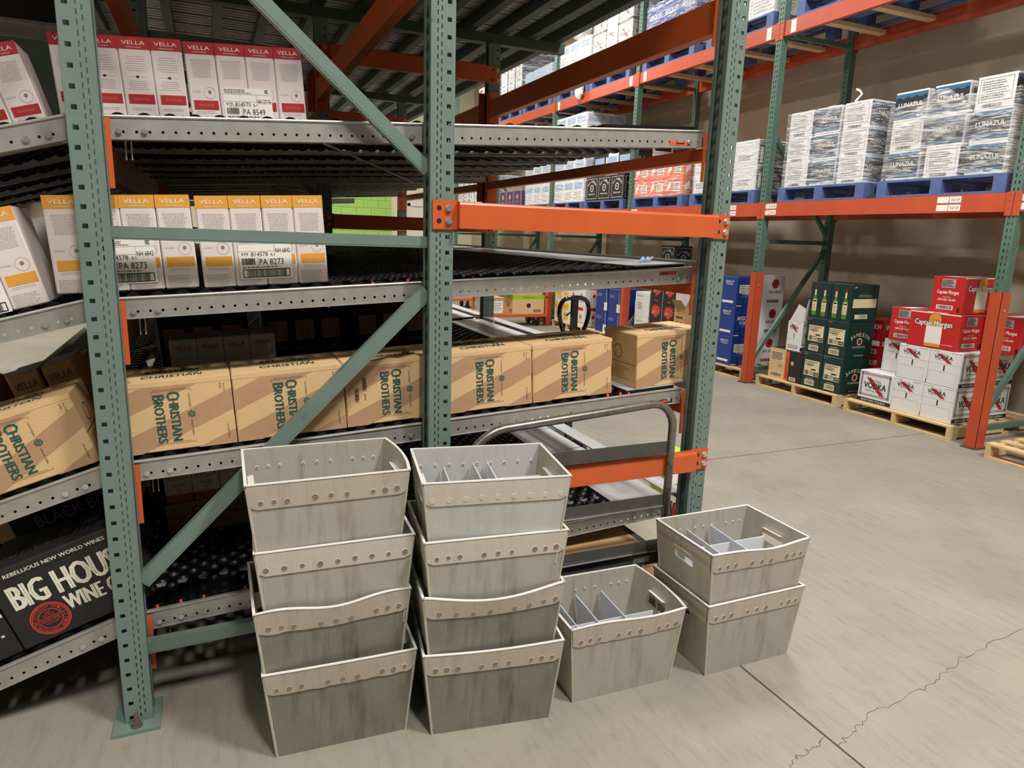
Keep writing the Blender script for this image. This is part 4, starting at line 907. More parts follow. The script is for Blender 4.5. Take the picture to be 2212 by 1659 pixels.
case(carton('house_kraft_case', .40, .24, .25, 'kraft_shade', {'front': lambda f: None, 'top': lambda f: f.text('OUR HOUSE IS YOUR HOUSE', f.w*.05, f.h*.25, f.w*.9, f.h*.16, 'black_carton', 2)}), 2, -.43, .375, .40, .11, 'shaded kraft case printed on top, squeezed behind the leaning striped case')if 0 else None
def dessert_top(f): f.text('4x5 LITERS', f.w*.1, f.h*.55, f.w*.5, f.h*.12, 'ink_brown', 2); f.text('DESSERT WINE', f.w*.1, f.h*.3, f.w*.8, f.h*.12, 'ink_brown', 2)
case(carton('dessert_case', .40, .26, .24, 'kraft_plain', {'top': dessert_top}), 2, -.47, .74, .40, .26, 'open kraft dessert wine case at far left, behind the brown wine packs')
case(carton('black_wine_case', .40, .26, .30, 'black_carton_dark', {'front': lambda f: f.text('BLACK BOX', f.w*.2, f.h*.70, f.w*.7, f.h*.15, 'ink_grey', 2)}), 3, -.33, .60, .40, .26, 'black wine case in shadow behind the house wine case')
case(carton('plain_kraft_case', .30, .26, .30, 'kraft_dark', {}), 3, -.50, .90, .30, .26, 'plain reddish kraft case glimpsed behind the house wine case')
def fz(f):
    w, h = f.w, f.h; f.rect(0, h*.62, w, h, 'franzia_cream'); f.text('FRANZIA', w*.08, h*.85, w*.84, h*.09, 'franzia_red', 2); f.text('CHILLABLE', w*.25, h*.74, w*.5, h*.05, 'ink_brown', 2); f.text('RED', w*.42, h*.67, w*.18, h*.05, 'ink_brown', 2); f.lines(w*.15, h*.3, w*.85, h*.55, 6, 'vella_red_line', seed=3, fill=.12, centre=True)
FZ = carton('boxed_wine', .099, .17, .26, 'franzia_red', {'front': fz})
mw = trayT(3, .10, .66); t = thing('wine_tray', 'brown tray of red boxed wines deep on the bottom shelf behind the diagonal brace', 'wine boxes', mw=mw)
for i in range(4): pinst(FZ, 'wine_box', t, Tr(.052+i*.101, .09, .003))
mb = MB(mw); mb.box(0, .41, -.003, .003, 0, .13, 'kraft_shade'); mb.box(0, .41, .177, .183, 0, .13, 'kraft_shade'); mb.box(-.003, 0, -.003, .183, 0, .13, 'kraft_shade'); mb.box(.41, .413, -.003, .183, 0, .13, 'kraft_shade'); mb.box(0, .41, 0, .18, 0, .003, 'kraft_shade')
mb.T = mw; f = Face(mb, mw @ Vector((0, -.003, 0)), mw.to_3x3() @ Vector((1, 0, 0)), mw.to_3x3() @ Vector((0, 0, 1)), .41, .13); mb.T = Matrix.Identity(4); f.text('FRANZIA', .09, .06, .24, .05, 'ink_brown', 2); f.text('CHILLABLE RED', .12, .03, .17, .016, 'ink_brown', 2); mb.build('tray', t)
def alm(f):
    w, h = f.w, f.h
    for i in range(3): f.rect(w*(.06+.32*i), h*.55, w*(.28+.32*i), h*.82, 'kraft_shade'); f.rect(w*(.06+.32*i), h*.08, w*(.28+.32*i), h*.34, 'kraft_shade'); f.text('ALMADEN', w*(.06+.32*i), h*.42, w*.2, h*.05, 'ink_grey')
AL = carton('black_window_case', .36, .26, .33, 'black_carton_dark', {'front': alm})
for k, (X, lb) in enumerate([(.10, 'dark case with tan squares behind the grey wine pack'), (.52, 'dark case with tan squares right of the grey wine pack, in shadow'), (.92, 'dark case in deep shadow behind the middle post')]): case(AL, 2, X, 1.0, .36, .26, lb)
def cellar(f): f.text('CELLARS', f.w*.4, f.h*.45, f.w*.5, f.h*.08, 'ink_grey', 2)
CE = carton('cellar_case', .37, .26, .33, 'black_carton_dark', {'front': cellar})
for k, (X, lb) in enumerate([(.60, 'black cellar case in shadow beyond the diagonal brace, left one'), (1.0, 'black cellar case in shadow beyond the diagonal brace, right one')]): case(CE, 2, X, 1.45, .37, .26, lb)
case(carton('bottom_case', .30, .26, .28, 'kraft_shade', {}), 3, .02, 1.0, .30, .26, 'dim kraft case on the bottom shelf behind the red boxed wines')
case(carton('white_end_case', .12, .25, .16, 'carton_white', {}), 3, .075, .14, .12, .25, 'small white box end beside the foot of the diagonal brace')if 0 else None
def red_case(f): f.text('1000', f.w*.1, f.h*.6, f.w*.4, f.h*.2, 'print_white', 2); f.rect(f.w*.5, f.h*.2, f.w*.9, f.h*.5, 'print_white'); f.barcode(f.w*.53, f.h*.24, f.w*.87, f.h*.44, 20, 'ink', 2)
case(carton('red_wine_case', .36, .26, .30, 'smirnoff_red', {'front': red_case}), 1, .95, 5.3, .36, .26, 'small red carton far down the second shelf, seen left of the middle post')
# parts bag on the second shelf plate
mb = MB(); T = trayT(1, 1.96, .25)
mb.T = T; 
for i in range(6): mb.cyl((i*.01, .01*(i % 3), .012), (.02+i*.012, .03, .012+.01*(i % 2)), .006, 'pale_blue', 7)
tag(mb.build('scrap_plastic'), 'crumpled scrap of clear plastic lying on the entry plate of the second shelf', 'scrap')
# ------------------------------------------------------------------ pallets
def cached(key, fn):
    if key not in CART: mb = MB(); fn(mb); CART[key] = mb.mesh(key)
    return CART[key]
def blue_pallet(X0, Y0, z, label, wy=1.16, dx=1.0):
    """block pallet, wy along the rack (y), dx deep"""
    t = thing('pallet', label, 'pallet', (X0+dx/2, Y0+wy/2, z)); P = 'pallet_blue'; k = '%d' % (wy*1000)
    b1 = cached('deck_board'+k, lambda mb: mb.box(-.045, .045, -wy/2, wy/2, 0, .018, P)); bl = cached('block', lambda mb: mb.box(-.07, .07, -.05, .05, 0, .092, P)); bb = cached('bottom_board'+k, lambda mb: mb.box(-.05, .05, -wy/2, wy/2, 0, .018, P))
    for i in range(7): pinst(b1, 'deck_board', t, Tr(-dx/2+.045+i*(dx-.09)/6, 0, .127))
    for i in (-1, 0, 1):
        pinst(bb, 'bottom_board', t, Tr(i*(dx/2-.05), 0, 0))
        for j in (-1, 0, 1): pinst(bl, 'block', t, Tr(i*(dx/2-.07), j*(wy/2-.05), .018))
    sb = cached('stringer_board', lambda mb: mb.box(-dx/2, dx/2, -.05, .05, 0, .017, P))
    for j in (-1, 0, 1): pinst(sb, 'stringer_board', t, Tr(0, j*(wy/2-.05), .110))
    return t
def wood_pallet(X0, Y0, label, wy=1.09, dx=1.15, z=0):
    t = thing('pallet', label, 'pallet', (X0+dx/2, Y0+wy/2, z)); P = 'pallet_wood'; k = '%d' % (wy*1000)
    b1 = cached('wood_board'+k, lambda mb: mb.box(-.045, .045, -wy/2, wy/2, 0, .016, P))
    def st(mb):
        pts = [(-dx/2, 0), (-dx/2+.2, 0), (-dx/2+.23, .035), (-dx/2+.42, .035), (-dx/2+.45, 0), (dx/2-.45, 0), (dx/2-.42, .035), (dx/2-.23, .035), (dx/2-.2, 0), (dx/2, 0), (dx/2, .088), (-dx/2, .088)]
        mb.prism([(x, -.019, y) for x, y in pts], (0, .038, 0), P)
    s_ = cached('wood_stringer', st)
    for i in range(7): pinst(b1, 'deck_board', t, Tr(-dx/2+.045+i*(dx-.09)/6, 0, .104))
    for i in range(4): pinst(b1, 'bottom_board', t, Tr(-dx/2+.045+i*(dx-.09)/3, 0, 0))
    for j in (-1, 0, 1): pinst(s_, 'stringer', t, Tr(0, j*(wy/2-.02), .016))
    return t
PZ = .12
# ------------------------------------------------------------------ carton art
def border(f, m, t=.10, seed=1):
    w, h = f.w, f.h; rnd = random.Random(seed); n = 15
    for i in range(n):
        for (x, y) in ((w*(.07+.86*i/(n-1)), h*.90), (w*(.07+.86*i/(n-1)), h*.25), (w*.08, h*(.25+.65*i/(n-1))), (w*.92, h*(.25+.65*i/(n-1)))):
            f.ring(x, y, w*.028, w*.010, m, 1, 7); f.disc(x+rnd.uniform(-.3, .3)*w*.03, y+w*.028, w*.010, m, 1, 5)
def barton_art(f):
    w, h = f.w, f.h; border(f, 'ink_grey'); border(f, 'ink', seed=4)
    f.text('BARTON', w*.34, h*.68, w*.32, h*.07, 'ink', 3); f.text('VODKA', w*.17, h*.47, w*.66, h*.19, 'ink', 3, bold=.002); f.text('CHARCOAL FILTERED', w*.22, h*.38, w*.56, h*.045, 'ink', 3)
    f.poly([(w*.22, h*.80), (w*.36, h*.80), (w*.80, h*.30), (w*.66, h*.30)], 'vodka_red', 2)
    f.rect(0, h*.03, w, h*.15, 'ink'); f.text('BARTON VODKA', w*.14, h*.06, w*.72, h*.06, 'print_white', 2); f.text('80 PROOF', w*.06, h*.945, w*.2, h*.03, 'ink'); f.text('12-1 LITER', w*.70, h*.945, w*.24, h*.03, 'ink')
def barton_seam(f):
    w, h = f.w, f.h; f.text('VODKA', w*.16, h*.76, w*.56, h*.10, 'ink', 3, bold=.001); f.text('BARTON', w*.36, h*.87, w*.2, h*.03, 'ink', 3); f.poly([(w*.22, h*.90), (w*.36, h*.90), (w*.72, h*.66), (w*.58, h*.66)], 'vodka_red', 2); f.text('CHARCOAL FILTERED', w*.2, h*.72, w*.5, h*.025, 'ink_grey', 2)
    f.rect(w*.48, h*.44, w*.52, h*.60, 'ink', 2); f.text('12-1 LITER', w*.04, h*.945, w*.26, h*.025, 'ink'); f.text('80 PROOF', w*.68, h*.945, w*.26, h*.025, 'ink')
    for (a, b, c, d) in ((0, .62, 1, .625), (.04, .40, .90, .405), (.04, .05, .045, .40), (.90, .05, .905, .40), (0, .22, .01, .225)): f.rect(w*a, h*b, w*c, h*d, 'ink_lightgrey', 1)
BA = carton('vodka_case_art', .335, .355, .305, 'carton_white', {'left+right': barton_art, 'front+back': barton_seam})
BS = carton('vodka_case_seam', .355, .29, .305, 'carton_white', {'left+right': barton_seam, 'front+back': barton_art})
def box_at(me, X0, Y0, W, D, z, label, cat='carton', group=None, yaw=0, name='carton'):
    return inst(me, name, Tr(X0+W/2, Y0+D/2, z) @ Matrix.Rotation(yaw, 4, 'Z'), label, cat, group)
wood_pallet(5.93, 1.40, 'wooden pallet under the white vodka cartons beside the right post', wy=1.08)
zz = PZ+.001
box_at(BA, 5.985, 2.03, .335, .355, zz, 'white vodka carton showing its framed art, alone at the left end of the pallet')
box_at(BS, 5.985, 1.738, .355, .29, zz, 'white vodka carton with a slit seam, bottom row middle, beside the framed one')
box_at(BS, 5.985, 1.445, .355, .29, zz, 'white vodka carton with a slit seam, bottom row right end of the pallet')
box_at(BS, 6.36, 1.445, .355, .29, zz, 'white vodka carton in the back row, bottom, seen right of the orange guard')
box_at(BS, 6.36, 1.80, .355, .29, zz, 'white vodka carton hidden deep in the back row of the pallet')
box_at(BS, 6.345, 2.10, .355, .29, zz, 'white vodka carton deep behind the framed one')
z2 = zz+.307
box_at(BS, 6.16, 2.022, .355, .29, z2, 'white vodka carton set back at the left of the second row')
box_at(BS, 5.985, 1.728, .355, .29, z2, 'white vodka carton in the second row under the left half of the red rum case')
box_at(BS, 5.985, 1.435, .355, .29, z2, 'white vodka carton in the second row, its slit seam below the big red rum case')
box_at(BS, 6.36, 1.445, .355, .29, z2, 'white vodka carton in the back row, upper, seen right of the orange guard')
def cm_logo(f, x, y, wd):
    f.text('Captain Morgan', x-.004, y-.005, wd+.008, wd*.225, 'ink', 3, bold=.004); f.text('Captain Morgan', x, y, wd, wd*.19, 'print_white', 4, bold=.0016)
def cm_art(f):
    w, h = f.w, f.h; f.rect(0, h*.97, w, h, 'print_white', 2); f.disc(w*.52, h*.82, w*.13, 'ink', 2, 24); f.disc(w*.52, h*.82, w*.122, 'cm_gold', 3, 24)
    f.rect(w*.36, h*.05, w*.68, h*.70, 'print_white', 2); f.rect(w*.36, h*.05, w*.68, h*.14, 'cm_gold', 2.5)
    cm_logo(f, w*.12, h*.58, w*.74); f.text('Captain Morgan', w*.70, h*.12, w*.22, h*.04, 'print_white', 2)
def cm_side(f):
    w, h = f.w, f.h; f.rect(w*.28, h*.70, w*.72, h*.94, 'ink_lightgrey', 2); f.lines(w*.3, h*.72, w*.7, h*.92, 5, 'ink', 3, seed=4, fill=.6); f.text('Captain Morgan', w*.16, h*.50, w*.7, h*.13, 'print_white', 2, bold=.001)
    f.text('ORIGINAL', w*.36, h*.43, w*.28, h*.025, 'print_white', 2); f.text('SPICED RUM', w*.22, h*.34, w*.56, h*.06, 'print_white', 2, bold=.0006); f.rect(w*.2, h*.10, w*.74, h*.22, 'print_white', 2); f.barcode(w*.23, h*.115, w*.71, h*.205, 34, 'ink', 3); f.rect(w*.88, h*.05, w*.96, h*.18, 'black_carton', 2)
def cm_top(f): f.rect(0, 0, f.w, f.h, 'print_white'); f.rect(f.w*.02, f.h*.02, f.w*.98, f.h*.98, 'cm_red', 2); f.rect(0, f.h*.3, f.w, f.h*.7, 'print_white', 3)
CMA = carton('rum_case_art', .30, .455, .305, 'cm_red', {'left+right': cm_art, 'front+back': cm_side, 'top': cm_top})
CMB = carton('rum_case_side', .455, .27, .305, 'cm_red', {'left+right': cm_side, 'front+back': cm_art, 'top': cm_top})
z3 = z2+.307; z4 = z3+.308
box_at(CMA, 5.985, 1.505, .30, .455, z3, 'big red rum carton in the middle showing its round gold sun logo')
box_at(CMB, 6.10, 1.965, .455, .27, z3, 'red rum carton at the left, partly behind the big red one')
box_at(CMB, 6.32, 1.50, .455, .27, z3, 'red rum carton mostly hidden behind the big red one')
box_at(CMB, 6.02, 1.545, .455, .27, z4, 'red rum carton on top of the whole stack')
box_at(CMB, 6.52, 1.20+.03, .455, .27, z3, 'red rum carton right of the green post, in the back row')if 0 else None
box_at(CMB, 6.34, 1.22, .455, .27, z3, 'red rum carton seen right of the orange guard with its shipping label')
board('strip', 6.36, 6.80, 1.445, 1.46, .0, .001, 'x') if 0 else None
# green whisky pallet
def bottle(f, x, y, s):
    f.rect(x-s*.085, y, x+s*.085, y+s*.50, 'bottle_green', 2); f.disc(x, y+s*.50, s*.085, 'bottle_green', 2, 14, ry=s*.12); f.rect(x-s*.032, y+s*.5, x+s*.032, y+s*.80, 'bottle_green', 2)
    f.rect(x-s*.034, y+s*.64, x+s*.034, y+s*.82, 'print_cream', 3); f.rect(x-s*.036, y+s*.82, x+s*.036, y+s*.96, 'cap_red', 3); f.rect(x-s*.088, y+s*.14, x+s*.088, y+s*.48, 'print_cream', 3); f.disc(x, y+s*.48, s*.088, 'print_cream', 3, 14, ry=s*.04)
    f.text('JAMESON', x-s*.07, y+s*.42, s*.14, s*.035, 'ink', 4); f.disc(x, y+s*.33, s*.035, 'kraft_dark', 4, 10); f.lines(x-s*.06, y+s*.18, x+s*.06, y+s*.27, 3, 'ink_grey', 4, fill=.3)
def jm_bottles(f): bottle(f, f.w*.26, f.h*.06, f.h*.88); bottle(f, f.w*.73, f.h*.06, f.h*.88)
def jm_label(f):
    w, h = f.w, f.h; f.rect(w*.13, h*.33, w*.90, h*.78, 'print_cream', 2); f.lines(w*.15, h*.62, w*.8, h*.76, 3, 'ink', 3, seed=2, fill=.4); f.text('15020', w*.28, h*.60, w*.26, h*.06, 'ink', 3); f.rect(w*.62, h*.35, w*.88, h*.45, 'ink', 3); f.text('640', w*.65, h*.37, w*.2, h*.06, 'print_cream', 4); f.rect(w*.5, h*.5, w*.74, h*.54, 'ink', 3)
    f.barcode(w*.17, h*.36, w*.36, h*.48, 18, 'ink', 3); f.lines(w*.4, h*.36, w*.6, h*.48, 3, 'ink', 3, seed=6, fill=.4); f.rect(w*.22, h*.06, w*.72, h*.22, 'print_cream', 2); f.barcode(w*.27, h*.09, w*.68, h*.19, 24, 'ink_grey', 3)
    f.text('IMPORTED', w*.3, h*.24, w*.36, h*.03, 'print_cream', 2); f.text('12 x 1L', w*.04, h*.93, w*.2, h*.03, 'print_cream', 2)
def jm_side(f):
    w, h = f.w, f.h; f.arc('JAMESON', w*.5, h*.10, w*.50, h*.10, radians(132), radians(48), 'print_cream', 2); f.disc(w*.5, h*.46, w*.10, 'print_cream', 2, 20); f.disc(w*.5, h*.46, w*.075, 'cap_red', 3, 18); f.lines(w*.2, h*.28, w*.8, h*.34, 2, 'print_cream', 2, seed=3, fill=.3, centre=True); f.text('JAMESON', w*.34, h*.05, w*.36, h*.04, 'print_cream', 2)
def jm_blank(f):
    w, h = f.w, f.h; f.rect(w*.06, h*.38, w*.94, h*.62, 'print_cream', 2); f.rect(w*.18, h*.08, w*.66, h*.20, 'print_cream', 2); f.barcode(w*.34, h*.10, w*.62, h*.18, 24, 'ink_grey', 3); f.lines(w*.2, h*.66, w*.8, h*.74, 2, 'print_cream', 2, seed=3, fill=.2, centre=True); f.text('JB', w*.06, h*.9, w*.1, h*.05, 'print_cream', 2)
JB = carton('whisky_case_bottles', .365, .25, .362, 'jameson_green', {'left+right': jm_bottles, 'front+back': jm_blank})
JL = carton('whisky_case_label', .365, .25, .362, 'jameson_green', {'left+right': jm_label, 'front+back': jm_side})
wood_pallet(5.95, 2.60, 'wooden pallet under the dark green whisky cartons', wy=1.11)
for r_, (me, hh) in enumerate(((JL, 0), (JL, 1), (JB, 2))):
    rn = ('bottom', 'middle', 'top')[r_]; ex = 'printed with two green bottles' if r_ == 2 else 'with a cream shipping label'
    box_at(me, 6.0, 2.605, .365, .25, zz+r_*.364, 'dark green whisky carton %s, right column, %s row' % (ex, rn))
    box_at(me, 6.0, 2.862, .365, .25, zz+r_*.364, 'dark green whisky carton %s, left column, %s row' % (ex, rn))
def jg_a(f):
    w, h = f.w, f.h; f.rect(0, 0, w, h, 'kraft'); f.rect(w*.12, h*.60, w*.88, h*.90, 'print_cream', 2); f.lines(w*.14, h*.62, w*.86, h*.88, 6, 'ink', 3, seed=6, fill=.6); f.rect(w*.12, h*.06, w*.85, h*.20, 'print_cream', 2); f.barcode(w*.15, h*.08, w*.82, h*.18, 30, 'ink', 3); f.text('NO 1', w*.6, h*.38, w*.25, h*.12, 'ink_brown', 2)
def jg_b(f):
    w, h = f.w, f.h; f.rect(0, 0, w*.20, h*.96, 'jager_orange', 2); f.text('Jagermeister', w*.155, h*.06, h*.72, w*.12, 'black_carton', 3, pi/2, bold=.001); f.disc(w*.42, h*.60, w*.11, 'cm_gold', 2, 20); f.rect(w*.3, h*.04, w*.72, h*.16, 'print_cream', 2); f.barcode(w*.34, h*.06, w*.68, h*.14, 20, 'ink_grey', 3)
box_at(carton('herbal_case', .22, .235, .335, 'black_carton', {'left': jg_a}), 6.0, 3.345, .22, .235, zz, 'kraft end of the herbal liqueur carton at the left of the green whisky cartons')
mb_ = carton('herbal_case_side', .30, .22, .335, 'black_carton', {'left': jg_b}); box_at(mb_, 6.0, 3.12, .30, .22, zz, 'black liqueur carton with a vertical orange band on the whisky pallet')
ob = box_at(carton('open_vodka_case', .26, .20, .315, 'carton_white', {'left': lambda f: (barton_seam(f), f.rect(f.w*.15, f.h*.1, f.w*.8, f.h*.2, 'ink_grey', 2), f.barcode(f.w*.18, f.h*.12, f.w*.76, f.h*.18, 24, 'print_white', 3)), 'front': barton_art}), 6.0, 3.17, .26, .20, zz+.337, 'opened white vodka carton standing on the liqueur cartons')
mb = MB(); mb.prism([(6.0, 3.35, zz+.655), (6.0, 3.17, zz+.655), (5.99, 3.14, zz+.80), (5.99, 3.24, zz+.84)], (.003, 0, 0), 'carton_white'); mb.prism([(6.0, 3.17, zz+.655), (6.26, 3.17, zz+.655), (6.26, 3.125, zz+.90), (6.0, 3.125, zz+.90)], (0, -.003, 0), 'carton_white')
f = Face(mb, (6.02, 3.160, zz+.68), (1, 0, 0), (0, -.18, .98), .22, .2); f.text('MATERIAL', .03, .14, .13, .02, 'ink_grey', 3); f.text('PLASTIC', .03, .10, .14, .03, 'ink', 3); mb.build('flap', ob)
def sm(f): f.text('SMIRNOFF', f.w*.1, f.h*.74, f.w*.8, f.h*.14, 'print_white', 2, bold=.001); f.text('No21', f.w*.3, f.h*.55, f.w*.3, f.h*.08, 'print_white', 2); f.rect(0, f.h*.28, f.w*.9, f.h*.42, 'print_white', 2); f.rect(f.w*.3, f.h*.05, f.w*.8, f.h*.18, 'print_white', 2); f.barcode(f.w*.33, f.h*.07, f.w*.77, f.h*.16, 20, 'ink', 3)
SM = carton('red_vodka_case', .30, .26, .365, 'smirnoff_red', {'left+front': sm})
for i in range(2): box_at(SM, 6.50, 2.60, .30, .26, zz+i*.367, 'red vodka carton %s behind the green whisky cartons' % ('at the bottom' if i == 0 else 'on top'))
# ------------------------------------------------------------------ second floor bay: blue, white, black cartons
wood_pallet(5.96, 3.93+.02, 'wooden pallet under the blue vodka cartons behind the right post', wy=1.10)
def ab_side(f): f.rect(f.w*.0, f.h*.62, f.w*.62, f.h*.70, 'absolut_blue', 1); f.text('ABSOLUT', f.w*.30, f.h*.80, f.w*.5, f.h*.07, 'print_white', 2, bold=.0006); f.text('VODKA', f.w*.34, f.h*.72, f.w*.4, f.h*.06, 'print_white', 2); f.rect(f.w*.2, f.h*.12, f.w*.84, f.h*.20, 'print_white', 2)
def ab_front(f): f.text('ABSOLUT', f.w*.12, f.h*.55, f.w*.76, f.h*.14, 'print_white', 2, bold=.0014); f.text('VODKA', f.w*.22, f.h*.40, f.w*.56, f.h*.12, 'print_white', 2, bold=.0014); f.lines(f.w*.2, f.h*.32, f.w*.8, f.h*.36, 1, 'pale_blue', 2, fill=.3); f.rect(f.w*.02, f.h*.02, f.w*.25, f.h*.05, 'print_white', 2)
def ab_lab(f): ab_front(f); f.rect(f.w*.10, f.h*.46, f.w*.72, f.h*.74, 'print_white', 3); f.lines(f.w*.14, f.h*.48, f.w*.68, f.h*.72, 4, 'ink', 4, seed=3, fill=.4)
AB = carton('blue_vodka_case', .35, .30, .352, 'absolut_blue', {'left+right': ab_side, 'front+back': ab_front}); AB2 = carton('blue_vodka_case_labelled', .35, .30, .352, 'absolut_blue', {'left+right': ab_side, 'front+back': ab_lab})
for i, (me, nm) in enumerate(((AB2, 'bottom, with a pasted label'), (AB, 'middle, with large white letters'), (AB2, 'top, with a torn label'))): box_at(me, 6.0, 4.21, .35, .30, zz+i*.354, 'blue vodka carton in the stack behind the right post, '+nm)
def bc(f): f.disc(f.w*.55, f.h*.72, f.w*.17, 'vodka_red', 2, 24); f.ring(f.w*.55, f.h*.72, f.w*.15, f.w*.012, 'ink', 3); f.disc(f.w*.55, f.h*.72, f.w*.06, 'ink', 3, 8); f.text('BACARDI', f.w*.28, f.h*.40, f.w*.58, f.h*.10, 'ink', 2, bold=.001); f.rect(f.w*.2, f.h*.08, f.w*.8, f.h*.2, 'ink_lightgrey', 2); f.barcode(f.w*.23, f.h*.1, f.w*.77, f.h*.18, 20, 'ink', 3)
BC = carton('rum_white_case', .33, .28, .36, 'carton_white', {'left+front': bc})
for i, rn in enumerate(('bottom', 'middle', 'top')): box_at(BC, 6.40, 4.21, .33, .28, zz+i*.362, 'white rum carton with a red round mark behind the post brace, %s of three' % rn)
BK = carton('black_case', .34, .30, .30, 'black_carton_dark', {'left+front': lambda f: f.text('DRAGO', f.w*.15, f.h*.3, f.w*.7, f.h*.16, 'ink_grey', 2)})
for i in range(2): box_at(BK, 6.62, 3.20, .34, .30, zz+.001+i*.302, 'black carton in the shade behind the liqueur cartons, %s' % ('lower' if i == 0 else 'upper'))
box_at(BK, 6.46, 4.55, .34, .30, zz, 'black carton behind the white rum cartons, low on the pallet')
wood_pallet(5.96, 5.15, 'wooden pallet under the red flame cartons in the second bay', wy=1.16)
def fire(f):
    w, h = f.w, f.h; rnd = random.Random(5); f.rect(0, 0, w, h, 'black_carton', 1); pts = []
    for i in range(26): a = 2*pi*i/26; rr = (1 if i % 2 else .72)*rnd.uniform(.8, 1.05); pts.append((w*.5+cos(a)*w*.46*rr, h*.62+sin(a)*h*.34*rr))
    f.poly(pts, 'fire_red', 2); f.ring(w*.5, h*.42, w*.26, w*.10, 'black_carton', 3); f.arc('FIREBALL', w*.5, h*.36, w*.22, h*.09, radians(155), radians(25), 'print_white', 4); f.rect(w*.35, h*.08, w*.65, h*.12, 'fire_red', 3)
def fire_side(f): f.text('12 SERIES', f.w*.1, f.h*.88, f.w*.3, f.h*.04, 'ink', 2); f.lines(f.w*.3, f.h*.5, f.w*.8, f.h*.66, 3, 'ink_lightgrey', 2, seed=2, fill=.2)
FB = carton('flame_case', .36, .285, .30, 'carton_white', {'left': fire, 'front': fire_side})
for r_ in range(3):
    for c in range(2):
        if r_ < 3: box_at(FB, 6.0, 5.365+c*.295, .36, .285, zz+r_*.302, 'flame-printed carton, %s column, %s row, on the second bay pallet' % (('right', 'left')[c], ('bottom', 'middle', 'top')[r_]))
OK_ = box_at(carton('open_kraft_case', .20, .24, .30, 'kraft_plain', {'left': lambda f: (f.rect(f.w*.2, f.h*.2, f.w*.45, f.h*.35, 'ink_brown', 2), f.rect(f.w*.55, f.h*.2, f.w*.8, f.h*.35, 'ink_brown', 2), f.rect(f.w*.2, f.h*.5, f.w*.8, f.h*.6, 'ink_brown', 2))}), 5.97, 5.10, .20, .24, zz+.302, 'small open kraft carton leaning against the flame cartons')
mb = MB(); mb.prism([(5.97, 5.10, zz+.602), (5.97, 5.34, zz+.602), (5.90, 5.32, zz+.70), (5.90, 5.12, zz+.70)], (.003, 0, 0), 'kraft_plain'); mb.prism([(5.97, 5.10, zz+.602), (6.17, 5.10, zz+.602), (6.17, 5.03, zz+.74), (5.97, 5.03, zz+.74)], (0, .003, 0), 'kraft_plain'); mb.build('flap', OK_)
box_at(BK, 5.97, 5.055, .34, .30, zz, 'dark carton under the small open kraft carton')
WC = carton('tall_white_case', .22, .34, .36, 'carton_white', {'left+front': lambda f: (f.text('Cabernet', f.w*.1, f.h*.82, f.w*.5, f.h*.06, 'ink_grey', 2), f.lines(f.w*.2, f.h*.3, f.w*.6, f.h*.6, 4, 'ink_grey', 2, seed=1, fill=.4))})
for i in range(2): box_at(WC, 6.0, 5.98, .22, .34, zz+i*.362, 'tall white carton with grey print left of the flame cartons, %s' % ('lower' if i == 0 else 'upper'))
def jd(f):
    w, h = f.w, f.h; f.frame(w*.08, h*.08, w*.92, h*.92, w*.012, 'print_white', 2); f.arc("JACK DANIEL'S", w*.5, h*.42, w*.34, h*.10, radians(150), radians(30), 'print_white', 2); f.ring(w*.5, h*.52, w*.14, w*.03, 'print_white', 2); f.text('No.7', w*.43, h*.49, w*.14, h*.07, 'print_white', 2); f.text('TENNESSEE WHISKEY', w*.22, h*.24, w*.56, h*.06, 'print_white', 2)
JD = carton('black_whiskey_case', .30, .35, .345, 'black_carton', {'left+front': jd})
for r_ in range(4):
    box_at(JD, 6.40, 6.0, .30, .35, zz+r_*.347, 'black whiskey carton beside the third rack post, %s of four' % ('lowest', 'second', 'third', 'topmost')[r_])
# ------------------------------------------------------------------ third and fourth floor bays
wood_pallet(5.96, 6.66, 'wooden pallet under the dark blue bottle-print cartons', wy=1.06); wood_pallet(5.96, 7.80, 'wooden pallet under the yellow and white cartons', wy=1.10)
def sv(f): 
    w, h = f.w, f.h; f.rect(w*.72, 0, w*.98, h*.36, 'print_white', 2); f.lines(w*.1, h*.6, w*.6, h*.75, 3, 'pale_blue', 2, seed=3, fill=.4); f.rect(w*.86, h*.1, w*.9, h*.9, 'pale_blue', 2)
def sv2(f):
    w, h = f.w, f.h
    for x in (.3, .8): f.rect(w*(x-.08), h*.08, w*(x+.08), h*.6, 'pale_blue', 2); f.rect(w*(x-.03), h*.6, w*(x+.03), h*.88, 'pale_blue', 2); f.rect(w*(x-.05), h*.12, w*(x+.05), h*.56, 'svedka_blue', 3)
SV = carton('bottle_print_case', .36, .35, .35, 'svedka_blue', {'left': sv, 'front': sv2})
for r_ in range(2):
    for c in range(2): box_at(SV, 6.0, 6.72+c*.37, .36, .35, zz+r_*.352, 'dark blue bottle-print carton, %s column, %s row' % (('right', 'left')[c], ('lower', 'upper')[r_]))
def yl(f): f.rect(f.w*.05, f.h*.62, f.w*.95, f.h*.95, 'yellow_print', 2); f.rect(f.w*.3, f.h*.12, f.w*.9, f.h*.5, 'yellow_print', 2); f.ring(f.w*.4, f.h*.5, f.w*.15, f.w*.02, 'ink', 3); f.text('CALIBER', f.w*.2, f.h*.74, f.w*.6, f.h*.08, 'ink_grey', 3)
def rd(f): f.rect(f.w*.2, f.h*.75, f.w*.8, f.h*.9, 'vodka_red', 2); f.ring(f.w*.5, f.h*.45, f.w*.2, f.w*.03, 'vella_gold', 2); f.disc(f.w*.5, f.h*.45, f.w*.1, 'vodka_red', 2, 12); f.text('JIM BEAM', f.w*.15, f.h*.12, f.w*.7, f.h*.1, 'ink_grey', 2)
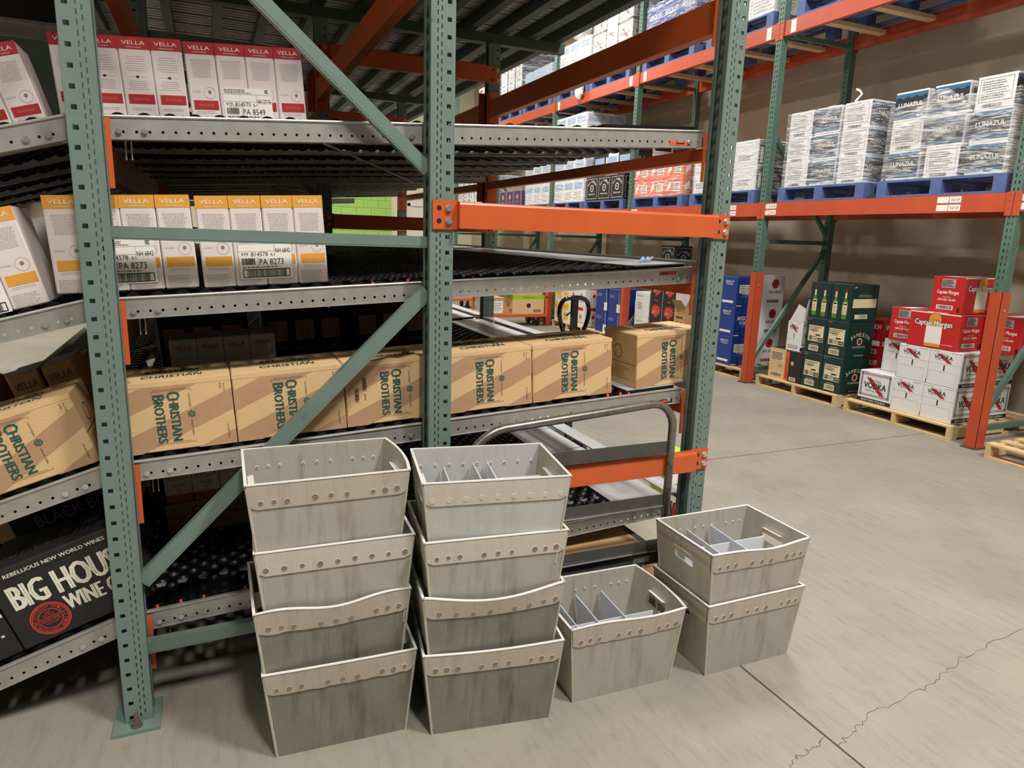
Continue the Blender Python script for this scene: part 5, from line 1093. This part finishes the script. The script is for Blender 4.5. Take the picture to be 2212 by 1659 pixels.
YL = carton('yellow_case', .34, .27, .35, 'carton_white', {'left+front': yl}); RD = carton('red_print_case', .34, .27, .35, 'carton_white', {'left+front': rd})
for r_ in range(2):
    for c in range(2):
        box_at(YL, 6.0, 8.35+c*.275, .34, .27, zz+r_*.352, 'yellow and white carton, %s column, %s row, on the third bay pallet' % (('right', 'left')[c], ('lower', 'upper')[r_]))
        box_at(RD, 6.0, 7.80+c*.275, .34, .27, zz+r_*.352, 'white carton with red print, %s column, %s row, on the third bay pallet' % (('right', 'left')[c], ('lower', 'upper')[r_]))
wood_pallet(5.80, 9.12, 'wooden pallet under the plain kraft cartons', wy=.5, dx=1.15)
KR = carton('kraft_stack_case', .30, .235, .30, 'kraft_plain', {'left+front': lambda f: (f.rect(f.w*.48, f.h*.1, f.w*.52, f.h*.9, 'kraft_shade', 2), f.rect(f.w*.2, f.h*.3, f.w*.8, f.h*.33, 'kraft_shade', 2))})
for r_ in range(2):
    for c in range(2): box_at(KR, 5.9, 9.14+c*.24, .30, .235, zz+r_*.302, 'plain kraft carton, %s column, %s row, left of the yellow cartons' % (('right', 'left')[c], ('lower', 'upper')[r_]))
# near right pallet corner
wood_pallet(5.74, -.13, 'nearly empty wooden pallet at the right edge of the photo', wy=1.12, dx=1.15)
def bl(f): f.rect(0, f.h*.85, f.w, f.h*.88, 'lunazul_teal', 2); f.poly([(f.w*.0, f.h*.3), (f.w*.3, f.h*.75), (f.w*.5, f.h*.3), (f.w*.1, f.h*.1)], 'ink', 2)
box_at(carton('edge_case', .34, .34, .36, 'carton_white', {'left+front': bl}), 5.80, .30, .34, .34, zz, 'white carton with blue print cut off by the right edge')
# ------------------------------------------------------------------ wrapped pallet loads on the beams
def lz_lab(f):
    w, h = f.w, f.h; f.frame(w*.08, h*.22, w*.92, h*.92, w*.012, 'ink_grey', 2); f.lines(w*.14, h*.28, w*.86, h*.86, 8, 'ink_grey', 2, seed=3, fill=.45); f.frame(w*.2, h*.05, w*.7, h*.15, w*.01, 'ink_grey', 2); f.barcode(w*.23, h*.06, w*.67, h*.14, 24, 'ink', 2)
def lz_art(f):
    w, h = f.w, f.h; f.rect(0, h*.08, w, h*.94, 'lunazul_navy', 1); f.rect(0, h*.10, w, h*.22, 'lunazul_teal', 2); f.poly([(0, h*.94), (w, h*.94)]+[(w*(1-i/12), h*(.80+.04*sin(i*1.9))) for i in range(13)], 'lunazul_teal', 2); f.text('LUNAZUL', w*.12, h*.48, w*.76, h*.15, 'print_white', 2, bold=.0008); f.text('100% DE AGAVE', w*.2, h*.30, w*.6, h*.05, 'print_white', 2)
LW, LD, LH = .33, .30, .245
LZA = carton('tequila_case_label', LW, LD, LH, 'carton_white', {'left+right': lz_lab, 'front+back': lz_art}); LZB = carton('tequila_case_art', LW, LD, LH, 'carton_white', {'left+right': lz_art, 'front+back': lz_lab})
def film(X0, X1, Y0, Y1, z0, z1, label, seed=1):
    rnd = random.Random(seed); mb = MB(); n = 14; m = 9; e = .006
    ring = [(X0-e, Y1+e), (X0-e, Y0-e), (X1+e, Y0-e), (X1+e, Y1+e)]; pts = []
    for a, b in zip(ring, ring[1:]+ring[:1]):
        for i in range(n): t = i/n; pts.append((a[0]+(b[0]-a[0])*t, a[1]+(b[1]-a[1])*t))
    N_ = len(pts); vs = []
    for j in range(m+1):
        for (x, y) in pts: vs.append((x+rnd.uniform(-.003, .001)*(1 if x < (X0+X1)/2 else -1), y+rnd.uniform(-.003, .001)*(1 if y < (Y0+Y1)/2 else -1), z0+(z1-z0)*j/m+(rnd.uniform(-.02, .015) if j == m else 0)))
    mb.add(vs, [(j*N_+i, j*N_+(i+1) % N_, (j+1)*N_+(i+1) % N_, (j+1)*N_+i) for j in range(m) for i in range(N_)], 'film')
    return tag(mb.build('stretch_wrap', smooth=True), label, 'plastic wrap')
def load(desc, meshes, W, D, H, X0, Y0, z0, nx, ny, nz, wrap=True, seed=0, pallet=True, wtop=1.0, bay=''):
    """meshes: list cycled over columns and rows; only the visible shell of the stack is built"""
    if pallet: blue_pallet(RX0+.01, Y0-.03, z0-.146, 'blue pallet under the '+desc, wy=ny*(D+.003)+.06)
    rnd = random.Random(seed); nm = {0: 'first', 1: 'second', 2: 'third', 3: 'fourth', 4: 'fifth', 5: 'sixth'}
    for k in range(nz):
        for j in range(ny):
            for i in range(nx):
                if i > 0 and j > 0 and k < nz-1: continue
                me = meshes[(j+k*2+i) % len(meshes)] if len(meshes) > 1 else meshes[0]
                dep = ('aisle', 'middle' if nx > 2 else 'wall', 'wall')[i]
                box_at(me, X0+i*(W+.003), Y0+j*(D+.003), W, D, z0+.001+k*(H+.001), 'carton in the %s, %s layer up, %s from right, %s row' % (desc, nm[k], nm[j], dep), yaw=rnd.uniform(-.003, .003))
    if wrap: film(X0-.004, X0+nx*(W+.003), Y0-.004, Y0+ny*(D+.003), z0, z0+nz*(H+.001)*wtop, 'clear stretch wrap around the '+desc, seed)
Z1 = 2.0115+.146; Z2 = 3.8315+.146
load('right tequila load', [LZB, LZA, LZB], LW, .355, LH, 5.93, 1.32, Z1, 3, 3, 3, seed=1, wtop=.86)
load('left tequila load', [LZA, LZB], LW, .335, LH, 5.93, 2.59, Z1, 3, 3, 3, seed=2, wtop=.99)
# crumpled film on the right load, twisted tail on the left one
def crumple(x0, y0, z0, y1, z1, label, seed, d=.05):
    rnd = random.Random(seed); mb = MB(); n, m = 16, 8; vs = []
    for j in range(m+1):
        for i in range(n+1):
            s, t = i/n, j/m; vs.append((x0-d*sin(pi*t)*abs(sin(5*s+t*3))-rnd.uniform(0, .012), y0+(y1-y0)*s, z0+(z1-z0)*(t*(.35+.65*sin(pi*min(1, s*1.1))))+rnd.uniform(-.01, .01)))
    mb.add(vs, [(j*(n+1)+i, j*(n+1)+i+1, (j+1)*(n+1)+i+1, (j+1)*(n+1)+i) for j in range(m) for i in range(n)], 'film'); return tag(mb.build('loose_wrap', smooth=True), label, 'plastic wrap')
crumple(5.915, 1.62, 2.50, 2.30, 2.86, 'loose crumpled sheet of wrap hanging on the right tequila load', 3)
mb = MB(); mb.tube([(5.95, 2.82, 2.90), (5.96, 2.80, 2.93), (5.97, 2.77, 2.965), (5.97, 2.80, 3.0), (5.96, 2.83, 3.015)], .010, 'bag_white', 6); tag(mb.build('wrap_tail'), 'twisted white tail of wrap on top of the left tequila load', 'plastic wrap')
def plainp(colr, seed=1, txt=None, tc='ink_grey'):
    def fn(f):
        w, h = f.w, f.h; f.frame(w*.06, h*.10, w*.94, h*.90, w*.008, 'ink_lightgrey', 1)
        if txt: f.text(txt, w*.15, h*.55, w*.7, h*.18, tc, 2, bold=.0008)
        f.lines(w*.15, h*.2, w*.85, h*.45, 4, colr, 2, seed=seed, fill=.45)
    return fn
WK = carton('white_black_case', .42, .36, .27, 'carton_white', {'left+right': plainp('ink_grey', 2), 'front+back': lambda f: (f.rect(f.w*.04, f.h*.04, f.w*.96, f.h*.96, 'black_carton', 1), f.rect(f.w*.1, f.h*.1, f.w*.2, f.h*.7, 'carton_white', 2))})
load('black-ended white load', [WK], .42, .36, .27, 5.93, 4.02, Z1, 2, 3, 2, seed=4)
def orn(f): f.rect(f.w*.45, f.h*.25, f.w*.85, f.h*.75, 'print_white', 2); f.lines(f.w*.47, f.h*.3, f.w*.83, f.h*.7, 4, 'ink', 3, seed=5, fill=.5); f.poly([(f.w*.08, f.h*.2), (f.w*.3, f.h*.5), (f.w*.3, f.h*.85), (f.w*.1, f.h*.6)], 'print_white', 2)
OR = carton('orange_case', .36, .37, .22, 'jager_orange', {'left+front': orn})
load('orange carton load', [OR], .36, .37, .22, 5.93, 5.32, Z1, 2, 3, 2, seed=5)
def wh(f): f.rect(f.w*.1, f.h*.6, f.w*.9, f.h*.9, 'pale_blue', 2); f.lines(f.w*.1, f.h*.1, f.w*.9, f.h*.5, 4, 'ink_lightgrey', 2, seed=7, fill=.4)
WB = carton('white_blue_case', .36, .34, .345, 'carton_white', {'left+front': wh})
JDs = carton('black_whiskey_small', .34, .37, .36, 'black_carton', {'left+right': jd, 'front+back': jd})
load('black whiskey load', [JDs], .34, .37, .36, 5.93, 6.72, Z1, 2, 3, 1, seed=6, wrap=False)
def tk(f): f.rect(f.w*.1, f.h*.1, f.w*.9, f.h*.6, 'black_carton', 1); f.text('TAAKA', f.w*.2, f.h*.25, f.w*.6, f.h*.22, 'print_white', 2, bold=.001); f.poly([(f.w*.3, f.h*.62), (f.w*.4, f.h*.85), (f.w*.5, f.h*.65), (f.w*.6, f.h*.85), (f.w*.7, f.h*.62)], 'ink_grey', 2)
TK = carton('taaka_case', .36, .36, .32, 'black_carton', {'front+back': tk, 'left+right': wh}); TW = carton('taaka_white_case', .36, .36, .32, 'carton_white', {'front+back': tk, 'left+right': wh})
load('stacked black vodka load', [TK, TW], .36, .36, .32, 6.05, 6.75, Z1+.363, 2, 3, 2, seed=7, wrap=False, pallet=False)
load('tall white-blue load', [WB], .36, .34, .345, 5.93, 7.93, Z1, 2, 3, 4, seed=8)
load('white load past fourth post', [WB], .36, .34, .345, 5.93, 9.16, Z1, 2, 3, 2, seed=9)
def pu(f): f.text('Crown', f.w*.25, f.h*.2, f.w*.5, f.h*.15, 'purple_gold', 2); f.disc(f.w*.5, f.h*.6, f.w*.13, 'purple_gold', 2, 12); f.frame(0, 0, f.w, f.h, f.w*.03, 'purple_gold', 2)
PU = carton('purple_case', .34, .36, .30, 'purple_carton', {'left+front+right+back': pu})
load('purple carton load', [PU], .34, .36, .30, 5.93, 10.4, Z1, 2, 3, 1, seed=10, wrap=False)
load('far pale wrapped load', [WB], .36, .34, .345, 5.93, 11.95, Z1, 2, 3, 2, seed=11); load('farthest pale wrapped load', [LZA], .36, .355, .245, 5.93, 13.05, Z1, 2, 3, 3, seed=12)
# upper beams
load('nearest upper white load', [LZA], LW, .355, LH, 5.93, 1.32, Z2, 2, 3, 4, seed=20); load('nearest upper pale blue load', [WB], .36, .34, .345, 5.93, 2.58, Z2, 2, 3, 3, seed=21)
load('second bay upper load', [WB], .36, .34, .345, 5.93, 4.0, Z2, 2, 3, 3, seed=22)
def ab_big(f): f.text('ABSOLUT', f.w*.12, f.h*.4, f.w*.76, f.h*.2, 'print_white', 2, bold=.001); f.rect(f.w*.1, f.h*.8, f.w*.8, f.h*.86, 'pale_blue', 2)
ABL = carton('blue_wrapped_case', .36, .35, .33, 'absolut_blue', {'left+front': ab_big})
load('upper blue vodka load', [ABL], .36, .35, .33, 5.93, 5.32, Z2, 2, 3, 2, seed=23)
BRT = carton('vodka_case_wrapped', .355, .36, .305, 'carton_white', {'left': barton_art, 'right': barton_art, 'front+back': barton_art})
load('tall upper vodka load', [BRT, BS], .355, .36, .305, 5.93, 6.76, Z2, 2, 3, 4, seed=24)
load('bag-topped upper load', [WB], .36, .34, .345, 5.93, 7.93, Z2, 2, 3, 2, seed=25)
load('pale blue whiskey load', [carton('pale_whiskey_case', .34, .37, .55, 'pale_blue', {'left+front': jd})], .34, .37, .55, 5.93, 9.25, Z2, 2, 3, 1, seed=26)
load('upper labelled load', [LZA], .33, .355, .245, 5.93, 10.5, Z2, 2, 3, 4, seed=27)
load('far upper red-white load', [RD], .34, .27, .35, 5.93, 12.0, Z2, 2, 3, 2, seed=28, wrap=False)
load('farthest small upper load', [WB], .36, .34, .345, 5.93, 13.2, Z2, 2, 2, 1, seed=29, wrap=False)
# loose bags of wrap hanging at the upper pallets
def bagshape(x, y, z, sx, sy, sz, label, seed):
    rnd = random.Random(seed); mb = MB(); n, m = 14, 8; vs = []
    for j in range(m+1):
        for i in range(n):
            a = 2*pi*i/n; t = j/m; r = sin(pi*min(.98, max(.02, t)))**.6*(1+rnd.uniform(-.22, .22)); vs.append((x+cos(a)*sx*r, y+sin(a)*sy*r, z+sz*t))
    mb.add(vs, [(j*n+i, j*n+(i+1) % n, (j+1)*n+(i+1) % n, (j+1)*n+i) for j in range(m) for i in range(n)]+[tuple(range(n))[::-1], tuple(range(m*n, (m+1)*n))], 'bag_white'); return tag(mb.build('bunched_wrap'), label, 'plastic wrap')
bagshape(5.86, 8.1, 3.74, .045, .12, .26, 'bunched white wrap hanging over the upper beam near the fourth post', 5)
bagshape(6.0, 8.35, Z2+.70, .12, .30, .42, 'white gathered wrap piled on top of the load beside the tall vodka load', 6)
# ------------------------------------------------------------------ pallet jack, carts beyond
t = thing('pallet_jack', 'pallet jack with a black looped handle standing in the aisle behind the striped cases', 'pallet jack', (2.47, 1.75, 0))
cx, cyy = 2.475, 1.74
mb = MB(); L_ = [(cx-.03, cyy, .86), (cx-.06, cyy, .93), (cx-.105, cyy, 1.04), (cx-.112, cyy, 1.12), (cx-.085, cyy, 1.175), (cx-.03, cyy, 1.188), (cx+.03, cyy, 1.188), (cx+.085, cyy, 1.175), (cx+.112, cyy, 1.12), (cx+.105, cyy, 1.04), (cx+.06, cyy, .93), (cx+.03, cyy, .86)]
for _ in range(2): L_ = [L_[0]]+[tuple(p[i]*(1-k)+q[i]*k for i in range(3)) for p, q in zip(L_, L_[1:]) for k in (.25, .75)]+[L_[-1]]
mb.tube(L_, .015, 'black_gloss', 10); mb.build('handle_loop', t, smooth=True)
mb = MB(); mb.box(cx-.022, cx+.022, cyy-.012, cyy+.012, .15, 1.185, 'black_gloss'); mb.build('handle_stem', t)
mb = MB(); mb.tube([(cx, cyy, 1.08), (cx-.03, cyy, 1.09), (cx-.06, cyy, 1.07)], .007, 'black_plastic', 8); mb.build('release_lever', t)
mb = MB(); mb.box(cx-.12, cx+.12, cyy, cyy+.25, .08, .22, 'black_plastic'); mb.build('pump_body', t)
for s_ in (-1, 1): mb = MB(); mb.box(cx+s_*.19-.08, cx+s_*.19+.08, cyy+.25, cyy+1.4, .06, .09, 'dark_steel'); mb.build('fork', t)
mb = MB(); mb.box(cx-.27, cx+.27, cyy+.2, cyy+.26, .05, .16, 'dark_steel'); mb.build('fork_yoke', t)
for s_ in (-1, 1): mb = MB(); mb.cyl((cx+s_*.05, cyy+.05, .08), (cx+s_*.1, cyy+.05, .08), .08, 'black_rubber', 16); mb.build('steer_wheel', t)
def ucart(X0, X1, Y, label, boxes):
    t = thing('stock_cart', label, 'cart', ((X0+X1)/2, Y+.3, 0)); m = 'orange_paint'
    mb = MB(); mb.box(X0, X1, Y, Y+.6, .17, .21, m); mb.build('platform', t)
    for xx in (X0+.02, X1-.02):
        for yy in (Y+.02, Y+.58): mb = MB(); mb.box(xx-.02, xx+.02, yy-.02, yy+.02, .21, 1.12, m); mb.build('upright', t)
        mb = MB(); mb.box(xx-.015, xx+.015, Y, Y+.6, .50, .53, m); mb.box(xx-.015, xx+.015, Y, Y+.6, 1.08, 1.12, m); mb.build('crossbar', t)
    for xx in (X0+.15, X1-.15):
        for yy in (Y+.1, Y+.5): mb = MB(); mb.cyl((xx-.02, yy, .075), (xx+.02, yy, .075), .075, 'black_rubber', 16); mb.box(xx-.03, xx+.03, yy-.02, yy+.02, .1, .17, 'galvanized'); mb.build('caster', t)
def lime(f): f.rect(0, f.h*.78, f.w, f.h, 'lime_print'); f.text('Twomuci', f.w*.3, f.h*.84, f.w*.4, f.h*.1, 'ink_green', 2); f.disc(f.w*.5, f.h*.45, f.w*.07, 'ink', 2, 10); f.rect(f.w*.65, f.h*.1, f.w*.9, f.h*.25, 'kraft_shade', 2)
LM = carton('lime_case', .62, .42, .34, 'kraft', {'front+left': lime}); LG = carton('label_case', .30, .42, .30, 'kraft_plain', {'front': lambda f: (f.rect(f.w*.1, f.h*.1, f.w*.9, f.h*.8, 'print_white', 2), f.lines(f.w*.15, f.h*.2, f.w*.85, f.h*.7, 5, 'ink_grey', 3, fill=.4))})
ucart(4.62, 5.86, 8.9, 'orange stock cart loaded with lime-banded cartons far down the aisle', 0)
box_at(LM, 5.20, 8.96, .62, .42, .212, 'lime-banded kraft carton on the orange stock cart, front right'); box_at(LG, 4.74, 8.96, .30, .42, .212, 'kraft carton with a white label on the left of the orange stock cart'); box_at(LM, 5.16, 8.98, .62, .42, .553, 'upper lime-banded carton on the orange stock cart')
ucart(4.5, 5.6, 11.9, 'farther orange stock cart beyond the flow rack', 0)
mb = MB(); mb.tube([(4.35, 8.2, .12), (4.9, 8.0, .12), (5.02, 7.95, .10), (5.04, 7.9, .05), (5.0, 7.88, .02)], .02, 'bright_steel', 8); mb.tube([(4.35, 8.2, .03), (4.95, 8.0, .03)], .02, 'bright_steel', 8); tag(mb.build('cart_handle', smooth=True), 'bright tubular cart handle lying on the floor beyond the entry plates', 'handle')
